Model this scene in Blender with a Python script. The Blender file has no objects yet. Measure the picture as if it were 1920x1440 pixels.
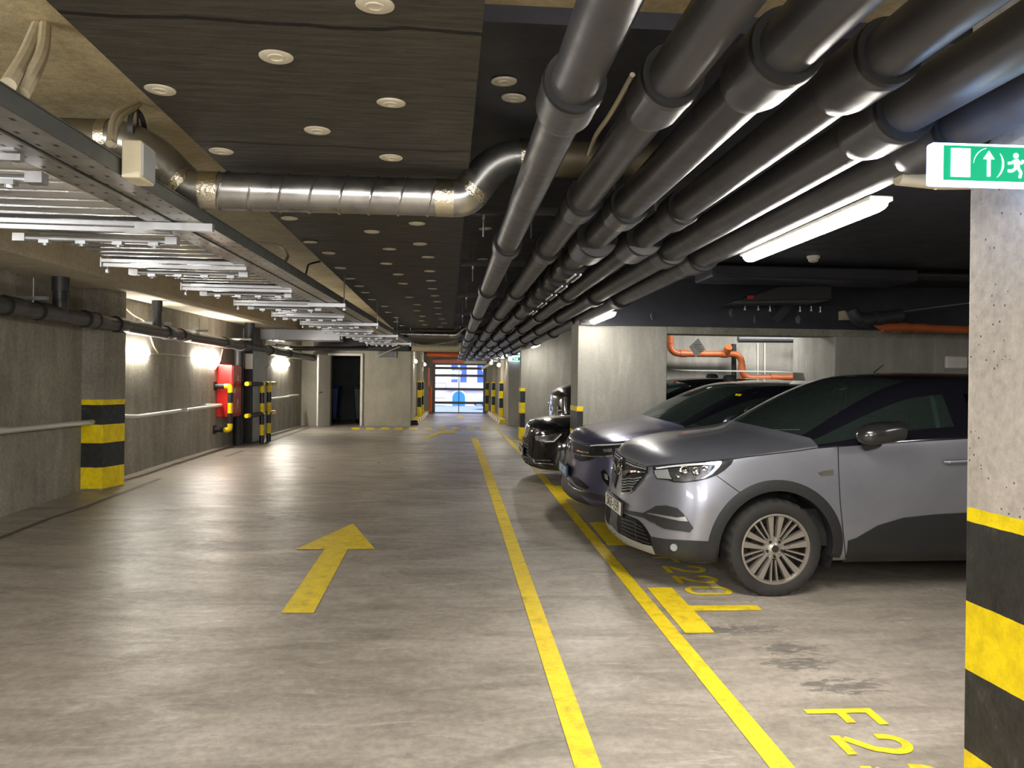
import bpy, bmesh, math, random
from mathutils import Vector, Matrix, geometry
from mathutils.bvhtree import BVHTree
random.seed(7)
SC = bpy.context.scene
COL = SC.collection
PI = math.pi
rad = math.radians
# ------------------------------------------------------------------ camera and measuring helpers
F = 1500.0; PX, PY = 960.0, 717.0; PSI = rad(4.54); RHO = rad(0.7); CZ = 1.70
CAMR = Matrix.Rotation(-PSI, 3, 'Z') @ Matrix.Rotation(PI / 2, 3, 'X') @ Matrix.Rotation(RHO, 3, 'Z')
CAM0 = Vector((0, 0, CZ))
def ray(px, py): return CAMR @ Vector(((px - PX) / F, -(py - PY) / F, -1.0))
def P(px, py, X=None, Y=None, Z=None):
    d = ray(px, py)
    if Y is not None: t = Y / d.y
    elif X is not None: t = X / d.x
    else: t = (Z - CZ) / d.z
    return CAM0 + d * t
def zf(Y):
    if Y <= 11: return .0363 * Y
    if Y <= 15:
        u = Y - 11; return .0363 * 11 + .0363 * u - (.0263 / 8) * u * u
    z15 = .0363 * 15 - .0263 / 8 * 16
    return z15 + .01 * (min(Y, 21) - 15)
def fl(px, py, lift=0.0):
    d = ray(px, py); lo, hi = .3, 60
    for _ in range(60):
        m = (lo + hi) / 2
        if CZ + d.z * m > zf(d.y * m): lo = m
        else: hi = m
    return Vector((d.x * lo, d.y * lo, CZ + d.z * lo + lift))
def XW(Y): return -4.272 + .0575 * (Y - 10.762)          # left wall line
# ------------------------------------------------------------------ scene-object helpers
def tag(o, label=None, cat=None, group=None, kind=None):
    if label: o['label'] = label
    if cat: o['category'] = cat
    if group: o['group'] = group
    if kind: o['kind'] = kind
    return o
def thing(name, label, cat, loc=(0, 0, 0), group=None, rot=None):
    o = bpy.data.objects.new(name, None); COL.objects.link(o)
    o.empty_display_size = .1; o.location = loc
    if rot: o.rotation_euler = rot
    return tag(o, label, cat, group)
def root_of(o):
    while o.parent: o = o.parent
    return o
class MB:
    def __init__(s): s.v = []; s.f = []; s.m = []
    def add(s, vs, fs, mi=0):
        b = len(s.v); s.v += [tuple(v) for v in vs]
        for f in fs: s.f.append(tuple(b + i for i in f)); s.m.append(mi)
        return s
    def box(s, lo, hi, mi=0):
        x0, y0, z0 = lo; x1, y1, z1 = hi
        return s.add([(x0,y0,z0),(x1,y0,z0),(x1,y1,z0),(x0,y1,z0),(x0,y0,z1),(x1,y0,z1),(x1,y1,z1),(x0,y1,z1)],
            [(0,3,2,1),(4,5,6,7),(0,1,5,4),(1,2,6,5),(2,3,7,6),(3,0,4,7)], mi)
    def prism(s, poly, z0, z1, mi=0):
        n = len(poly)
        g = lambda z, p: z(p[0], p[1]) if callable(z) else z
        vs = [(p[0], p[1], g(z0, p)) for p in poly] + [(p[0], p[1], g(z1, p)) for p in poly]
        a = sum(poly[i][0] * poly[(i + 1) % n][1] - poly[(i + 1) % n][0] * poly[i][1] for i in range(n))
        fs = [tuple(range(n - 1, -1, -1)), tuple(range(n, 2 * n))] + [(i, (i + 1) % n, n + (i + 1) % n, n + i) for i in range(n)]
        if a < 0: fs = [f[::-1] for f in fs]
        return s.add(vs, fs, mi)
    def bar(s, a, b, w, h, mi=0, up=(0, 0, 1)):
        a, b = Vector(a), Vector(b); d = (b - a).normalized(); u = Vector(up)
        if abs(d.dot(u)) > .97: u = Vector((1, 0, 0))
        r = d.cross(u).normalized(); u = r.cross(d)
        vs = [p + r * sx * w / 2 + u * sz * h / 2 for p in (a, b) for sx, sz in ((-1,-1),(1,-1),(1,1),(-1,1))]
        return s.add(vs, [(0,1,2,3),(7,6,5,4),(0,4,5,1),(1,5,6,2),(2,6,7,3),(3,7,4,0)], mi)
    def tube(s, pts, r, seg=12, mi=0, cap=True, closed=False):
        pts = [Vector(p) for p in pts]; n = len(pts)
        rs = r if isinstance(r, (list, tuple)) else [r] * n
        ts = []
        for i in range(n):
            if closed: t = pts[(i + 1) % n] - pts[i - 1]
            else: t = pts[min(i + 1, n - 1)] - pts[max(i - 1, 0)]
            ts.append(t.normalized())
        u = Vector((0, 0, 1)) if abs(ts[0].z) < .9 else Vector((1, 0, 0))
        nrm = ts[0].cross(u).normalized(); vs = []
        for i in range(n):
            if i: nrm = (nrm - ts[i] * nrm.dot(ts[i])).normalized()
            bn = ts[i].cross(nrm)
            for k in range(seg):
                a = 2 * PI * k / seg
                vs.append(pts[i] + (nrm * math.cos(a) + bn * math.sin(a)) * rs[i])
        fs = []
        for i in range(n if closed else n - 1):
            j = (i + 1) % n
            for k in range(seg):
                k2 = (k + 1) % seg
                fs.append((i * seg + k, i * seg + k2, j * seg + k2, j * seg + k))
        if cap and not closed:
            fs.append(tuple(range(seg - 1, -1, -1))); fs.append(tuple((n - 1) * seg + k for k in range(seg)))
        return s.add(vs, fs, mi)
    def lathe(s, prof, c=(0, 0, 0), axis='Z', seg=24, mi=0):
        # prof = [(radius, height)]
        c = Vector(c); vs = []
        for r, h in prof:
            for k in range(seg):
                a = 2 * PI * k / seg; p = (r * math.cos(a), r * math.sin(a), h)
                if axis == 'Y': p = (p[0], p[2], p[1])
                elif axis == 'X': p = (p[2], p[0], p[1])
                vs.append(c + Vector(p))
        fs = []
        for i in range(len(prof) - 1):
            for k in range(seg):
                k2 = (k + 1) % seg; q = (i * seg + k, i * seg + k2, (i + 1) * seg + k2, (i + 1) * seg + k)
                fs.append(q[::-1] if axis == 'Y' else q)
        return s.add(vs, fs, mi)
    def flat(s, poly, mi=0):
        vs = [tuple(p) for p in poly]; return s.add(vs, [tuple(range(len(vs)))], mi)
    def strip(s, pts, w, up, mi=0, th=0):
        # ribbon along pts, of width w, lying in the plane whose normal is up
        up = Vector(up); pts = [Vector(p) for p in pts]; vs = []
        for i, p in enumerate(pts):
            t = (pts[min(i + 1, len(pts) - 1)] - pts[max(i - 1, 0)]).normalized(); r = t.cross(up).normalized()
            vs += [p - r * w / 2, p + r * w / 2]
        return s.add(vs, [(2*i, 2*i+1, 2*i+3, 2*i+2) for i in range(len(pts) - 1)], mi)
    def build(s, name, mats, parent=None, loc=None, sharp=35, bevel=0, fix=True, label=None, smooth=True, kind=None):
        if not isinstance(mats, (list, tuple)): mats = [mats]
        off = Vector((0, 0, 0))
        if parent is not None and not s.__dict__.get('local'):
            off = Vector(root_of(parent).location)
        elif loc is not None: off = Vector(loc)
        me = bpy.data.meshes.new(name)
        me.from_pydata([tuple(Vector(v) - off) for v in s.v], [], s.f)
        for m in mats: me.materials.append(m)
        me.polygons.foreach_set('material_index', s.m)
        if fix:
            bm = bmesh.new(); bm.from_mesh(me); bmesh.ops.recalc_face_normals(bm, faces=bm.faces); bm.to_mesh(me); bm.free()
        if smooth:
            me.polygons.foreach_set('use_smooth', [True] * len(me.polygons)); me.set_sharp_from_angle(angle=rad(sharp))
        me.update()
        o = bpy.data.objects.new(name, me); COL.objects.link(o)
        if parent is not None: o.parent = parent
        elif loc is not None: o.location = loc
        if bevel:
            b = o.modifiers.new('Bevel', 'BEVEL'); b.width = bevel; b.segments = 2; b.limit_method = 'ANGLE'
        if label: o['label'] = label
        if kind: o['kind'] = kind
        return o
def copy_tree(o, parent=None):
    c = o.copy(); COL.objects.link(c)
    if parent is not None: c.parent = parent
    for ch in list(o.children): copy_tree(ch, c)
    return c
def arc(c, r, a0, a1, n, u, v):
    c, u, v = Vector(c), Vector(u), Vector(v)
    return [c + u * r * math.cos(a0 + (a1 - a0) * i / n) + v * r * math.sin(a0 + (a1 - a0) * i / n) for i in range(n + 1)]
def bend(pts, r, n=5):
    # round the corners of a polyline
    pts = [Vector(p) for p in pts]; out = [pts[0]]
    for i in range(1, len(pts) - 1):
        a, b, c = pts[i - 1], pts[i], pts[i + 1]
        d1, d2 = (a - b).normalized(), (c - b).normalized()
        rr = min(r, (a - b).length * .49, (c - b).length * .49)
        p, q = b + d1 * rr, b + d2 * rr
        for k in range(n + 1):
            t = k / n; out.append(p * (1 - t) ** 2 + b * 2 * t * (1 - t) + q * t * t)
    return out + [pts[-1]]
def ordinal(n):
    return ['first','second','third','fourth','fifth','sixth','seventh','eighth','ninth','tenth','eleventh','twelfth','thirteenth','fourteenth','fifteenth','sixteenth','seventeenth','eighteenth','nineteenth','twentieth'][n]
def text_mb(mb, s, size, M, mi=0, extrude=.001, spacing=1.0):
    cu = bpy.data.curves.new('text', 'FONT'); cu.body = s; cu.size = size; cu.align_x = 'CENTER'; cu.align_y = 'CENTER'; cu.extrude = extrude; cu.space_character = spacing
    o = bpy.data.objects.new('text', cu); COL.objects.link(o)
    bpy.context.view_layer.update(); dg = bpy.context.evaluated_depsgraph_get()
    me = bpy.data.meshes.new_from_object(o.evaluated_get(dg))
    mb.add([M @ v.co for v in me.vertices], [tuple(p.vertices) for p in me.polygons], mi)
    bpy.data.objects.remove(o); bpy.data.meshes.remove(me); bpy.data.curves.remove(cu)
# ------------------------------------------------------------------ materials
def lin(c):
    f = lambda x: (x / 12.92 if x <= .04045 else ((x + .055) / 1.055) ** 2.4)
    return tuple(f(x / 255.0) for x in c) + (1.0,)
class NT:
    def __init__(s, name):
        s.m = bpy.data.materials.new(name); s.m.use_nodes = True; s.t = s.m.node_tree; s.n = s.t.nodes
        s.b = s.n['Principled BSDF']; s.out = s.n['Material Output']
    def link(s, a, b): s.t.links.new(a, b)
    def set(s, k, v):
        if hasattr(v, 'is_output'): s.link(v, s.b.inputs[k])
        else: s.b.inputs[k].default_value = v
        return s
    def pos(s, sc=(1, 1, 1), obj=False):
        if obj: o = s.n.new('ShaderNodeTexCoord').outputs['Object']
        else: o = s.n.new('ShaderNodeNewGeometry').outputs['Position']
        mp = s.n.new('ShaderNodeMapping'); mp.inputs['Scale'].default_value = sc; s.link(o, mp.inputs['Vector']); return mp.outputs[0]
    def noise(s, vec, scale=5, detail=6, rough=.6, dist=0):
        n = s.n.new('ShaderNodeTexNoise'); n.inputs['Scale'].default_value = scale; n.inputs['Detail'].default_value = detail
        n.inputs['Roughness'].default_value = rough; n.inputs['Distortion'].default_value = dist; s.link(vec, n.inputs['Vector']); return n.outputs['Fac']
    def ramp(s, fac, stops, const=False):
        r = s.n.new('ShaderNodeValToRGB'); e = r.color_ramp.elements
        if const: r.color_ramp.interpolation = 'CONSTANT'
        while len(e) < len(stops): e.new(.5)
        for i, (p, c) in enumerate(stops):
            e[i].position = p; e[i].color = c if isinstance(c, tuple) else (c, c, c, 1)
        s.link(fac, r.inputs['Fac']); return r.outputs['Color']
    def mix(s, fac, a, b, mode='MIX'):
        n = s.n.new('ShaderNodeMix'); n.data_type = 'RGBA'; n.blend_type = mode
        for k, v in ((0, fac), (6, a), (7, b)):
            if hasattr(v, 'is_output'): s.link(v, n.inputs[k])
            else: n.inputs[k].default_value = v
        return n.outputs[2]
    def math(s, op, a, b=0.0):
        n = s.n.new('ShaderNodeMath'); n.operation = op
        for k, v in ((0, a), (1, b)):
            if hasattr(v, 'is_output'): s.link(v, n.inputs[k])
            else: n.inputs[k].default_value = v
        return n.outputs[0]
    def sep(s, vec):
        n = s.n.new('ShaderNodeSeparateXYZ'); s.link(vec, n.inputs[0]); return n.outputs
    def bump(s, h, strength=.3, dist=.02):
        n = s.n.new('ShaderNodeBump'); n.inputs['Strength'].default_value = strength; n.inputs['Distance'].default_value = dist
        s.link(h, n.inputs['Height']); s.link(n.outputs[0], s.b.inputs['Normal']); return s
def plain(name, c, rough=.5, metal=0.0, var=.12, scale=12, bump=0, coat=0, spec=.5, obj=True):
    t = NT(name); v = t.pos(obj=obj); n = t.noise(v, scale, 5, .6); c = lin(c)
    a = tuple(x * (1 - var) for x in c[:3]) + (1,); b = tuple(min(1, x * (1 + var)) for x in c[:3]) + (1,)
    t.set('Base Color', t.ramp(n, [(.3, a), (.7, b)])); t.set('Metallic', metal); t.set('Coat Weight', coat); t.set('Specular IOR Level', spec)
    t.set('Roughness', t.ramp(t.noise(v, scale * 2.3, 3), [(.3, max(.02, rough - .06)), (.7, min(1, rough + .06))]))
    if bump: t.bump(t.noise(v, scale * 4, 4), bump, .01)
    return t.m
def emit(name, c, s):
    t = NT(name); t.set('Base Color', lin(c)); t.set('Emission Color', lin(c)); t.set('Emission Strength', s); return t.m
def concrete(name, base, dark, light, streak=.5, pores=.5, bump=.25, bands=None, grain=.30, scale=1.0):
    t = NT(name); g = t.pos(); st = t.pos((2.2, 2.2, .35))
    big = t.noise(g, 1.1 * scale, 6, .62, .3); fine = t.noise(g, 26, 5, .65); s = t.noise(st, 2.6, 5, .6, .4)
    col = t.ramp(big, [(.28, lin(dark)), (.5, lin(base)), (.75, lin(light))])
    col = t.mix(streak, col, t.ramp(s, [(.3, lin(dark)), (.55, lin(base)), (.72, lin(light))]))
    col = t.mix(grain, col, t.ramp(fine, [(.3, .12), (.7, .75)]), 'OVERLAY')
    vo = t.n.new('ShaderNodeTexVoronoi'); vo.inputs['Scale'].default_value = 34; t.link(g, vo.inputs['Vector'])
    pm = t.math('MULTIPLY', t.math('LESS_THAN', vo.outputs['Distance'], .13), t.math('GREATER_THAN', t.noise(g, 3.1, 2), .52))
    col = t.mix(t.math('MULTIPLY', pm, pores), col, lin(tuple(x * .45 for x in dark)))
    rough = .85
    if bands:
        z = t.sep(t.pos(obj=True))[2]
        wob = t.math('MULTIPLY', t.math('SUBTRACT', t.noise(g, 9, 4), .5), .008)
        zz = t.math('DIVIDE', t.math('ADD', z, wob), 2.0)
        worn = t.noise(g, 14, 6, .7)
        yel = t.ramp(worn, [(.3, lin((205, 178, 8))), (.6, lin((238, 212, 10))), (.8, lin((245, 222, 40)))])
        blk = t.ramp(worn, [(.3, lin((30, 30, 29))), (.6, lin((48, 48, 46))), (.78, lin((88, 88, 84)))])
        isy = t.ramp(zz, [(0, 0.0)] + [(h / 2, 1.0 if k == 'y' else 0.0) for h, k in bands], True)
        isp = t.ramp(zz, [(0, 0.0)] + [(h / 2, 0.0 if k == 'c' else 1.0) for h, k in bands], True)
        col = t.mix(isp, col, t.mix(isy, blk, yel)); t.set('Roughness', t.ramp(isp, [(0, .88), (1, .42)]))
    else: t.set('Roughness', rough)
    t.set('Base Color', col); t.set('Specular IOR Level', .3)
    h = t.math('SUBTRACT', t.math('ADD', fine, t.math('MULTIPLY', big, 1.5)), pm); t.bump(h, bump, .012)
    return t.m
def striped(name, axis_z=True, pitch=.44, off=0):
    t = NT(name); p = t.pos(obj=True); z = t.sep(p)[2]
    fr = t.math('FRACT', t.math('ADD', t.math('DIVIDE', z, pitch), off))
    n = t.noise(p, 20, 4)
    y = t.ramp(n, [(.3, lin((215, 185, 5))), (.7, lin((245, 216, 12)))]); b = t.ramp(n, [(.3, lin((22, 22, 22))), (.7, lin((40, 40, 40)))])
    t.set('Base Color', t.mix(t.math('GREATER_THAN', fr, .5), y, b)); t.set('Roughness', .35); return t.m
M = {}
M['wall'] = concrete('concrete_wall', (150, 145, 134), (118, 113, 104), (176, 171, 160), .55, .5)
M['wall_far'] = concrete('plastered_wall', (172, 168, 154), (150, 146, 134), (190, 186, 172), .4, .2, grain=.12)
M['wall_right'] = concrete('smooth_concrete', (150, 148, 141), (128, 126, 120), (176, 174, 166), .6, .25, grain=.10)
M['soffit'] = concrete('pale_soffit', (205, 197, 178), (182, 174, 154), (222, 214, 196), .25, .2, .15)
M['slab'] = concrete('brown_slab', (196, 180, 142), (150, 134, 100), (216, 204, 170), .3, .3, .25)
M['lintel'] = concrete('lintel_concrete', (140, 138, 126), (110, 108, 98), (168, 165, 152), .4, .4)
LB = [(.02, 'y'), (.27, 'k'), (.555, 'y'), (.78, 'k'), (1.01, 'y'), (1.075, 'c')]
RB = [(.13, 'y'), (.405, 'k'), (.665, 'y'), (.895, 'k'), (1.16, 'y'), (1.21, 'c')]
M['col_left'] = concrete('striped_column', (140, 135, 125), (108, 103, 95), (165, 160, 150), .5, .5, .25, LB)
M['pil_near'] = concrete('striped_near_pillar', (178, 170, 160), (152, 144, 134), (198, 191, 182), .4, .9, .3, RB)
M['pil'] = concrete('striped_pillar', (158, 155, 144), (134, 131, 122), (182, 178, 168), .5, .3, .2, LB)
def floor_mat():
    t = NT('floor_concrete'); g = t.pos(); e = t.pos((.55, 1.5, 1))
    big = t.noise(g, .55, 8, .6, .6); mid = t.noise(e, 2.4, 8, .68, .8); fine = t.noise(g, 22, 6, .7); scuff = t.noise(t.pos((.7, 3.2, 1)), 3.6, 7, .72, 1.2)
    c = t.ramp(big, [(.3, lin((126, 119, 109))), (.5, lin((152, 144, 134))), (.68, lin((172, 164, 153)))])
    c = t.mix(.55, c, t.ramp(mid, [(.3, lin((96, 89, 81))), (.5, lin((150, 142, 131))), (.72, lin((186, 179, 169)))]))
    c = t.mix(.35, c, t.ramp(fine, [(.3, .12), (.7, .78)]), 'OVERLAY')
    c = t.mix(t.ramp(scuff, [(.58, 0.0), (.70, .6)]), c, lin((198, 192, 184)))
    sp = t.ramp(t.noise(t.pos((1, 1.6, 1)), 46, 4, .75), [(.66, 0.0), (.72, .6)]); c = t.mix(t.math('MULTIPLY', sp, t.ramp(t.noise(t.pos(), 1.1, 3), [(.45, 0.0), (.6, 1.0)])), c, lin((206, 200, 192)))
    dk = t.ramp(t.noise(t.pos((.8, 2.0, 1)), 1.7, 6, .65, .9), [(.60, 0.0), (.72, .5)])
    c = t.mix(dk, c, lin((84, 80, 76)))
    # oil stains in the empty bay
    p = t.sep(t.pos())
    def blob(x, y, rx, ry, thr, sd):
        q = t.math('ADD', t.math('POWER', t.math('DIVIDE', t.math('SUBTRACT', p[0], x), rx), 2.0), t.math('POWER', t.math('DIVIDE', t.math('SUBTRACT', p[1], y), ry), 2.0))
        n = t.noise(t.pos((1.0, 2.6, 1)), sd, 7, .7, .8)
        return t.ramp(t.math('SUBTRACT', t.math('MULTIPLY', t.math('SUBTRACT', 1.0, q), .30), t.math('MULTIPLY', t.math('SUBTRACT', .60, n), 1.6)), [(.0, 0.0), (.06, .6)])
    for a in ((2.0, 4.52, .26, .13, 1.75, 9), (1.98, 4.3, .26, .12, 1.75, 8), (2.08, 4.0, .3, .12, 1.3, 7), (1.75, 4.85, .5, .12, 1.15, 14)):
        c = t.mix(blob(*a), c, lin((66, 66, 66)))
    t.set('Base Color', c); t.set('Specular IOR Level', .5)
    t.set('Roughness', t.ramp(t.math('ADD', t.math('MULTIPLY', mid, .6), t.math('MULTIPLY', big, .4)), [(.32, .50), (.5, .38), (.66, .24)]))
    t.bump(t.math('ADD', t.math('MULTIPLY', fine, .35), t.math('ADD', mid, t.math('MULTIPLY', scuff, .4))), .28, .02)
    return t.m
M['floor'] = floor_mat()
def paint_mat():
    t = NT('yellow_floor_paint'); g = t.pos(); n = t.noise(g, 9, 7, .7, .4); f = t.noise(g, 60, 4)
    c = t.ramp(n, [(.28, lin((176, 154, 44))), (.45, lin((222, 194, 34))), (.7, lin((238, 214, 38)))])
    c = t.mix(.25, c, t.ramp(f, [(.3, .2), (.7, .7)]), 'OVERLAY')
    t.set('Base Color', c); t.set('Roughness', .5); t.bump(f, .15, .004); return t.m
M['paint'] = paint_mat()
def board_mat():
    t = NT('black_insulation'); g = t.pos((1.2, 9, 1)); n = t.noise(g, 4, 6, .65, .5); f = t.noise(t.pos(), 70, 3)
    w = t.math('PINGPONG', t.math('ADD', t.sep(t.pos())[1], t.math('MULTIPLY', t.noise(t.pos((1, .2, 1)), 2.2, 4), .12)), .6)
    seam = t.math('LESS_THAN', w, .012)
    c = t.ramp(n, [(.3, lin((50, 48, 44))), (.55, lin((66, 64, 59))), (.75, lin((84, 80, 74)))])
    c = t.mix(seam, c, lin((18, 17, 16)))
    t.set('Base Color', c); t.set('Roughness', t.ramp(n, [(.3, .7), (.7, .55)])); t.set('Specular IOR Level', .35)
    t.bump(t.math('SUBTRACT', t.math('ADD', n, t.math('MULTIPLY', f, .2)), t.math('MULTIPLY', seam, 2.0)), .35, .012); return t.m
M['board'] = board_mat()
M['sheet_black'] = plain('black_sheet', (46, 47, 56), .55, 0, .25, 3, .2)
M['pipe'] = plain('dark_grey_plastic_pipe', (63, 63, 66), .42, 0, .14, 5, .06)
M['pipe2'] = plain('darker_plastic_pipe', (54, 54, 58), .40, 0, .14, 5, .06)
M['rubber'] = plain('black_rubber', (14, 14, 15), .6, 0, .2, 20)
M['galv'] = plain('galvanised_steel', (178, 180, 184), .34, .85, .06, 7)
def galv_spiral():
    t = NT('spiral_duct_steel'); p = t.pos(obj=True); n = t.noise(p, 6, 5)
    t.set('Base Color', t.ramp(n, [(.3, lin((140, 140, 140))), (.7, lin((176, 175, 172)))])); t.set('Metallic', .95)
    t.set('Roughness', t.ramp(n, [(.3, .24), (.7, .36)])); t.bump(t.noise(p, 30, 3), .05, .005); return t.m
M['duct'] = galv_spiral()
M['foil'] = plain('crinkled_foil_tape', (206, 200, 182), .2, 1.0, .12, 18, .45)
M['duct_dark'] = plain('dull_duct', (92, 84, 66), .5, .5, .2, 5)
def tray_mat():
    t = NT('perforated_steel'); p = t.sep(t.pos(obj=True)); n = t.noise(t.pos(obj=True), 8, 4)
    fx = t.math('FRACT', t.math('MULTIPLY', p[0], 1 / .055)); fy = t.math('FRACT', t.math('MULTIPLY', p[1], 1 / .13))
    cx = t.math('COMPARE', fx, .5); cx.node.inputs[2].default_value = .13
    cy = t.math('COMPARE', fy, .5); cy.node.inputs[2].default_value = .10
    hole = t.math('MULTIPLY', cx, cy)
    base = t.ramp(n, [(.3, lin((150, 148, 144))), (.7, lin((186, 184, 180)))])
    t.set('Base Color', t.mix(hole, base, lin((14, 13, 12)))); t.set('Metallic', t.math('MULTIPLY', t.math('SUBTRACT', 1.0, hole), .9)); t.set('Roughness', .4); return t.m
M['tray'] = tray_mat()
M['sheet'] = plain('corrugated_sheet_steel', (205, 205, 206), .24, .8, .05, 4)
M['white'] = plain('white_paint', (222, 220, 212), .45, 0, .05, 8)
M['washer'] = plain('pale_plastic_washer', (206, 200, 184), .5, 0, .1, 40)
M['washer_grey'] = plain('grey_plastic_washer', (120, 120, 122), .5, 0, .1, 40)
M['cable'] = plain('cream_conduit', (186, 176, 150), .5, 0, .1, 20)
M['cable_dark'] = plain('black_cable', (24, 23, 22), .5)
M['red'] = plain('red_enamel', (198, 30, 26), .35, 0, .08, 6, coat=.3)
M['red_dark'] = plain('red_enamel_door', (172, 34, 32), .38, 0, .08, 6, coat=.3)
M['steel_cab'] = plain('grey_cabinet_steel', (150, 152, 154), .45, .3, .12, 5)
M['steel_dark'] = plain('dark_cabinet_side', (60, 58, 58), .4, .4, .15, 5)
M['steel_rail'] = plain('bright_steel_tube', (214, 214, 212), .42, .5, .04, 4)
M['orange'] = plain('orange_pipe', (172, 92, 50), .35, 0, .12, 6)
M['orange2'] = plain('orange_red_pipe', (226, 96, 40), .4, 0, .1, 6)
M['pink'] = plain('salmon_pipe', (214, 130, 110), .4, 0, .1, 6)
M['stripe'] = striped('hazard_stripes', pitch=.46)
M['stripe_s'] = striped('hazard_stripes_short', pitch=.40, off=.62)
M['yellow'] = plain('yellow_gloss', (238, 206, 10), .35, 0, .08, 10)
M['blackp'] = plain('black_gloss', (28, 28, 28), .6, 0, .1, 10)
M['lamp'] = emit('lamp_diffuser', (255, 249, 238), 62); M['lamp_soft'] = emit('soft_lamp_diffuser', (255, 249, 238), 22); M['lamp_wall'] = emit('wall_lamp_diffuser', (255, 248, 234), 40); M['lamp_lane'] = emit('lane_lamp_diffuser', (255, 246, 228), 24)
M['tray_side'] = plain('shaded_tray_side', (88, 90, 88), .45, .6, .12, 6)  # sides coloured darker than the tray bottoms, for the dim light on them
M['lamp_body'] = plain('lamp_housing', (210, 208, 200), .4)
M['paper'] = plain('white_paper', (232, 230, 224), .7, 0, .04, 10)
M['print'] = plain('grey_print', (110, 110, 112), .7)
M['mark_white'] = plain('white_print', (226, 200, 196), .6)
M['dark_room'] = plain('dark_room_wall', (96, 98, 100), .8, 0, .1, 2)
M['bin_blue'] = plain('blue_bin', (26, 52, 120), .45); M['bin_green'] = plain('green_bin', (22, 40, 30), .45); M['bin_yellow'] = plain('olive_yellow_bin', (120, 112, 26), .45)
M['grille_dark'] = plain('vent_louvre', (60, 60, 60), .5, .3)
# ================================================================== the setting
def struct(mb, name, mats, **k):
    k.setdefault('kind', 'structure'); return mb.build(name, mats, **k)
# floor follows the slight slope of the lane
mb = MB(); ys = [-5 + .5 * i for i in range(70)]; xs = [-6.0, -3, 0, 3, 6, 9]
vs = [(x, y, zf(y)) for y in ys for x in xs]; n = len(xs)
mb.add(vs, [(i*n+j, i*n+j+1, (i+1)*n+j+1, (i+1)*n+j) for i in range(len(ys)-1) for j in range(n-1)])
struct(mb, 'floor', M['floor'], fix=False)
mb = MB()
gut = [fl(*p, lift=.003) for p in ((-60, 1034), (0, 1009), (94, 972), (162, 950), (269, 909), (437, 851.5), (512, 826), (581, 801.5))]
mb.strip(gut, .06, (0, 0, 1)); struct(mb, 'trim_1', plain('gutter_line', (92, 84, 76), .7, 0, .2, 9))
WT = 3.25
mb = MB(); mb.prism([(XW(-5), -5), (XW(21), 21), (XW(21) - .4, 21), (XW(-5) - .4, -5)], -.4, WT)
struct(mb, 'wall_left', M['wall'])
mb = MB(); mb.box((-6, -5.3, -.4), (9, -5, WT)); struct(mb, 'wall_back', M['wall'])
mb = MB(); mb.box((7.2, -5, -.4), (7.5, 21, WT)); struct(mb, 'wall_right', M['wall_right'])
mb = MB(); mb.box((-6, -5.3, 3.0), (9, 20.6, 3.3)); struct(mb, 'ceiling', M['slab'])
mb = MB(); mb.prism([(XW(-5), -5), (XW(20.6), 20.6), (XW(20.6) + .77, 20.6), (XW(-5) + .77, -5)], 2.75, 3.0)
struct(mb, 'ceiling_beam', M['soffit'])
# striped column on the left wall
c0, c1 = fl(191, 920), fl(217, 914)
mb = MB(); y0, y1 = c0.y, c1.y + .18
x0, x1 = c0.x, c1.x + .03
mb.prism([(x0, y0), (x1, y1), (XW(y1) - .1, y1), (XW(y0) - .1, y0)], zf(y0) - .05, 2.75)
struct(mb, 'wall_column', M['col_left'], loc=(x0, y0, zf(y0)), bevel=.006)
# shallow formwork joints and patches in the left wall
def zfw(Y): return zf(Y)
# far wall with the store-room doorway
YF = 20.6
dl, dr = P(620, 700, Y=YF).x, P(676, 700, Y=YF).x; dt = P(648, 667, Y=YF).z
wl, wr = XW(YF) - .1, P(770, 700, Y=YF).x
mb = MB(); zb = zf(YF) - .1
mb.box((wl, YF, zb), (dl, YF + .25, 3.0)); mb.box((dr, YF, zb), (wr, YF + .25, 3.0)); mb.box((dl, YF, dt), (dr, YF + .25, 3.0))
struct(mb, 'wall_far', M['wall_far'])
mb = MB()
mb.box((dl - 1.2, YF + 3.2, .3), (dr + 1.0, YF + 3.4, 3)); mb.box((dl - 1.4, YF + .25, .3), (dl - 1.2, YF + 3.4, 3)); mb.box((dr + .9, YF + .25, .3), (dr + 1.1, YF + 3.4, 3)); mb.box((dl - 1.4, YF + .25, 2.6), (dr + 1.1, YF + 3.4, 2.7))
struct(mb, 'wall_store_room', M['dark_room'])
# door frame and open leaf
f = thing('door_1', None, None, (dl, YF, zf(YF))); f['kind'] = 'structure'
mb = MB(); zb = zf(YF); w = .06
mb.box((dl - w, YF - .05, zb), (dl, YF + .1, dt + w)); mb.box((dr, YF - .05, zb), (dr + w, YF + .1, dt + w)); mb.box((dl, YF - .05, dt), (dr, YF + .1, dt + w))
mb.build('door_frame', M['white'], f, bevel=.006)
h0 = Vector((dl - .03, YF - .06, 0)); h1 = P(598, 700, Y=YF - .55); ang = Vector((h1.x - h0.x, h1.y - h0.y, 0)); ang.normalize(); L = .62
pp = Vector((-ang.y, ang.x, 0)) * .045
mb = MB(); e = h0 + ang * L
mb.prism([(h0.x, h0.y), (e.x, e.y), (e.x + pp.x, e.y + pp.y), (h0.x + pp.x, h0.y + pp.y)], zb + .02, dt)
lf = mb.build('door_leaf', M['white'], f, bevel=.004)
hp = h0 + ang * (L - .08); mb = MB(); zz = zb + .85
mb.tube([hp + Vector((0, 0, zz)), hp + Vector((.05, -.06, zz)), hp + Vector((.05, -.06, zz)) - ang * .11], .011, 8)
mb.build('door_handle', M['steel_dark'], lf)
hs = h0 + ang * (L * .45) + Vector((.004, -.004, 0)) - pp * .02
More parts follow.
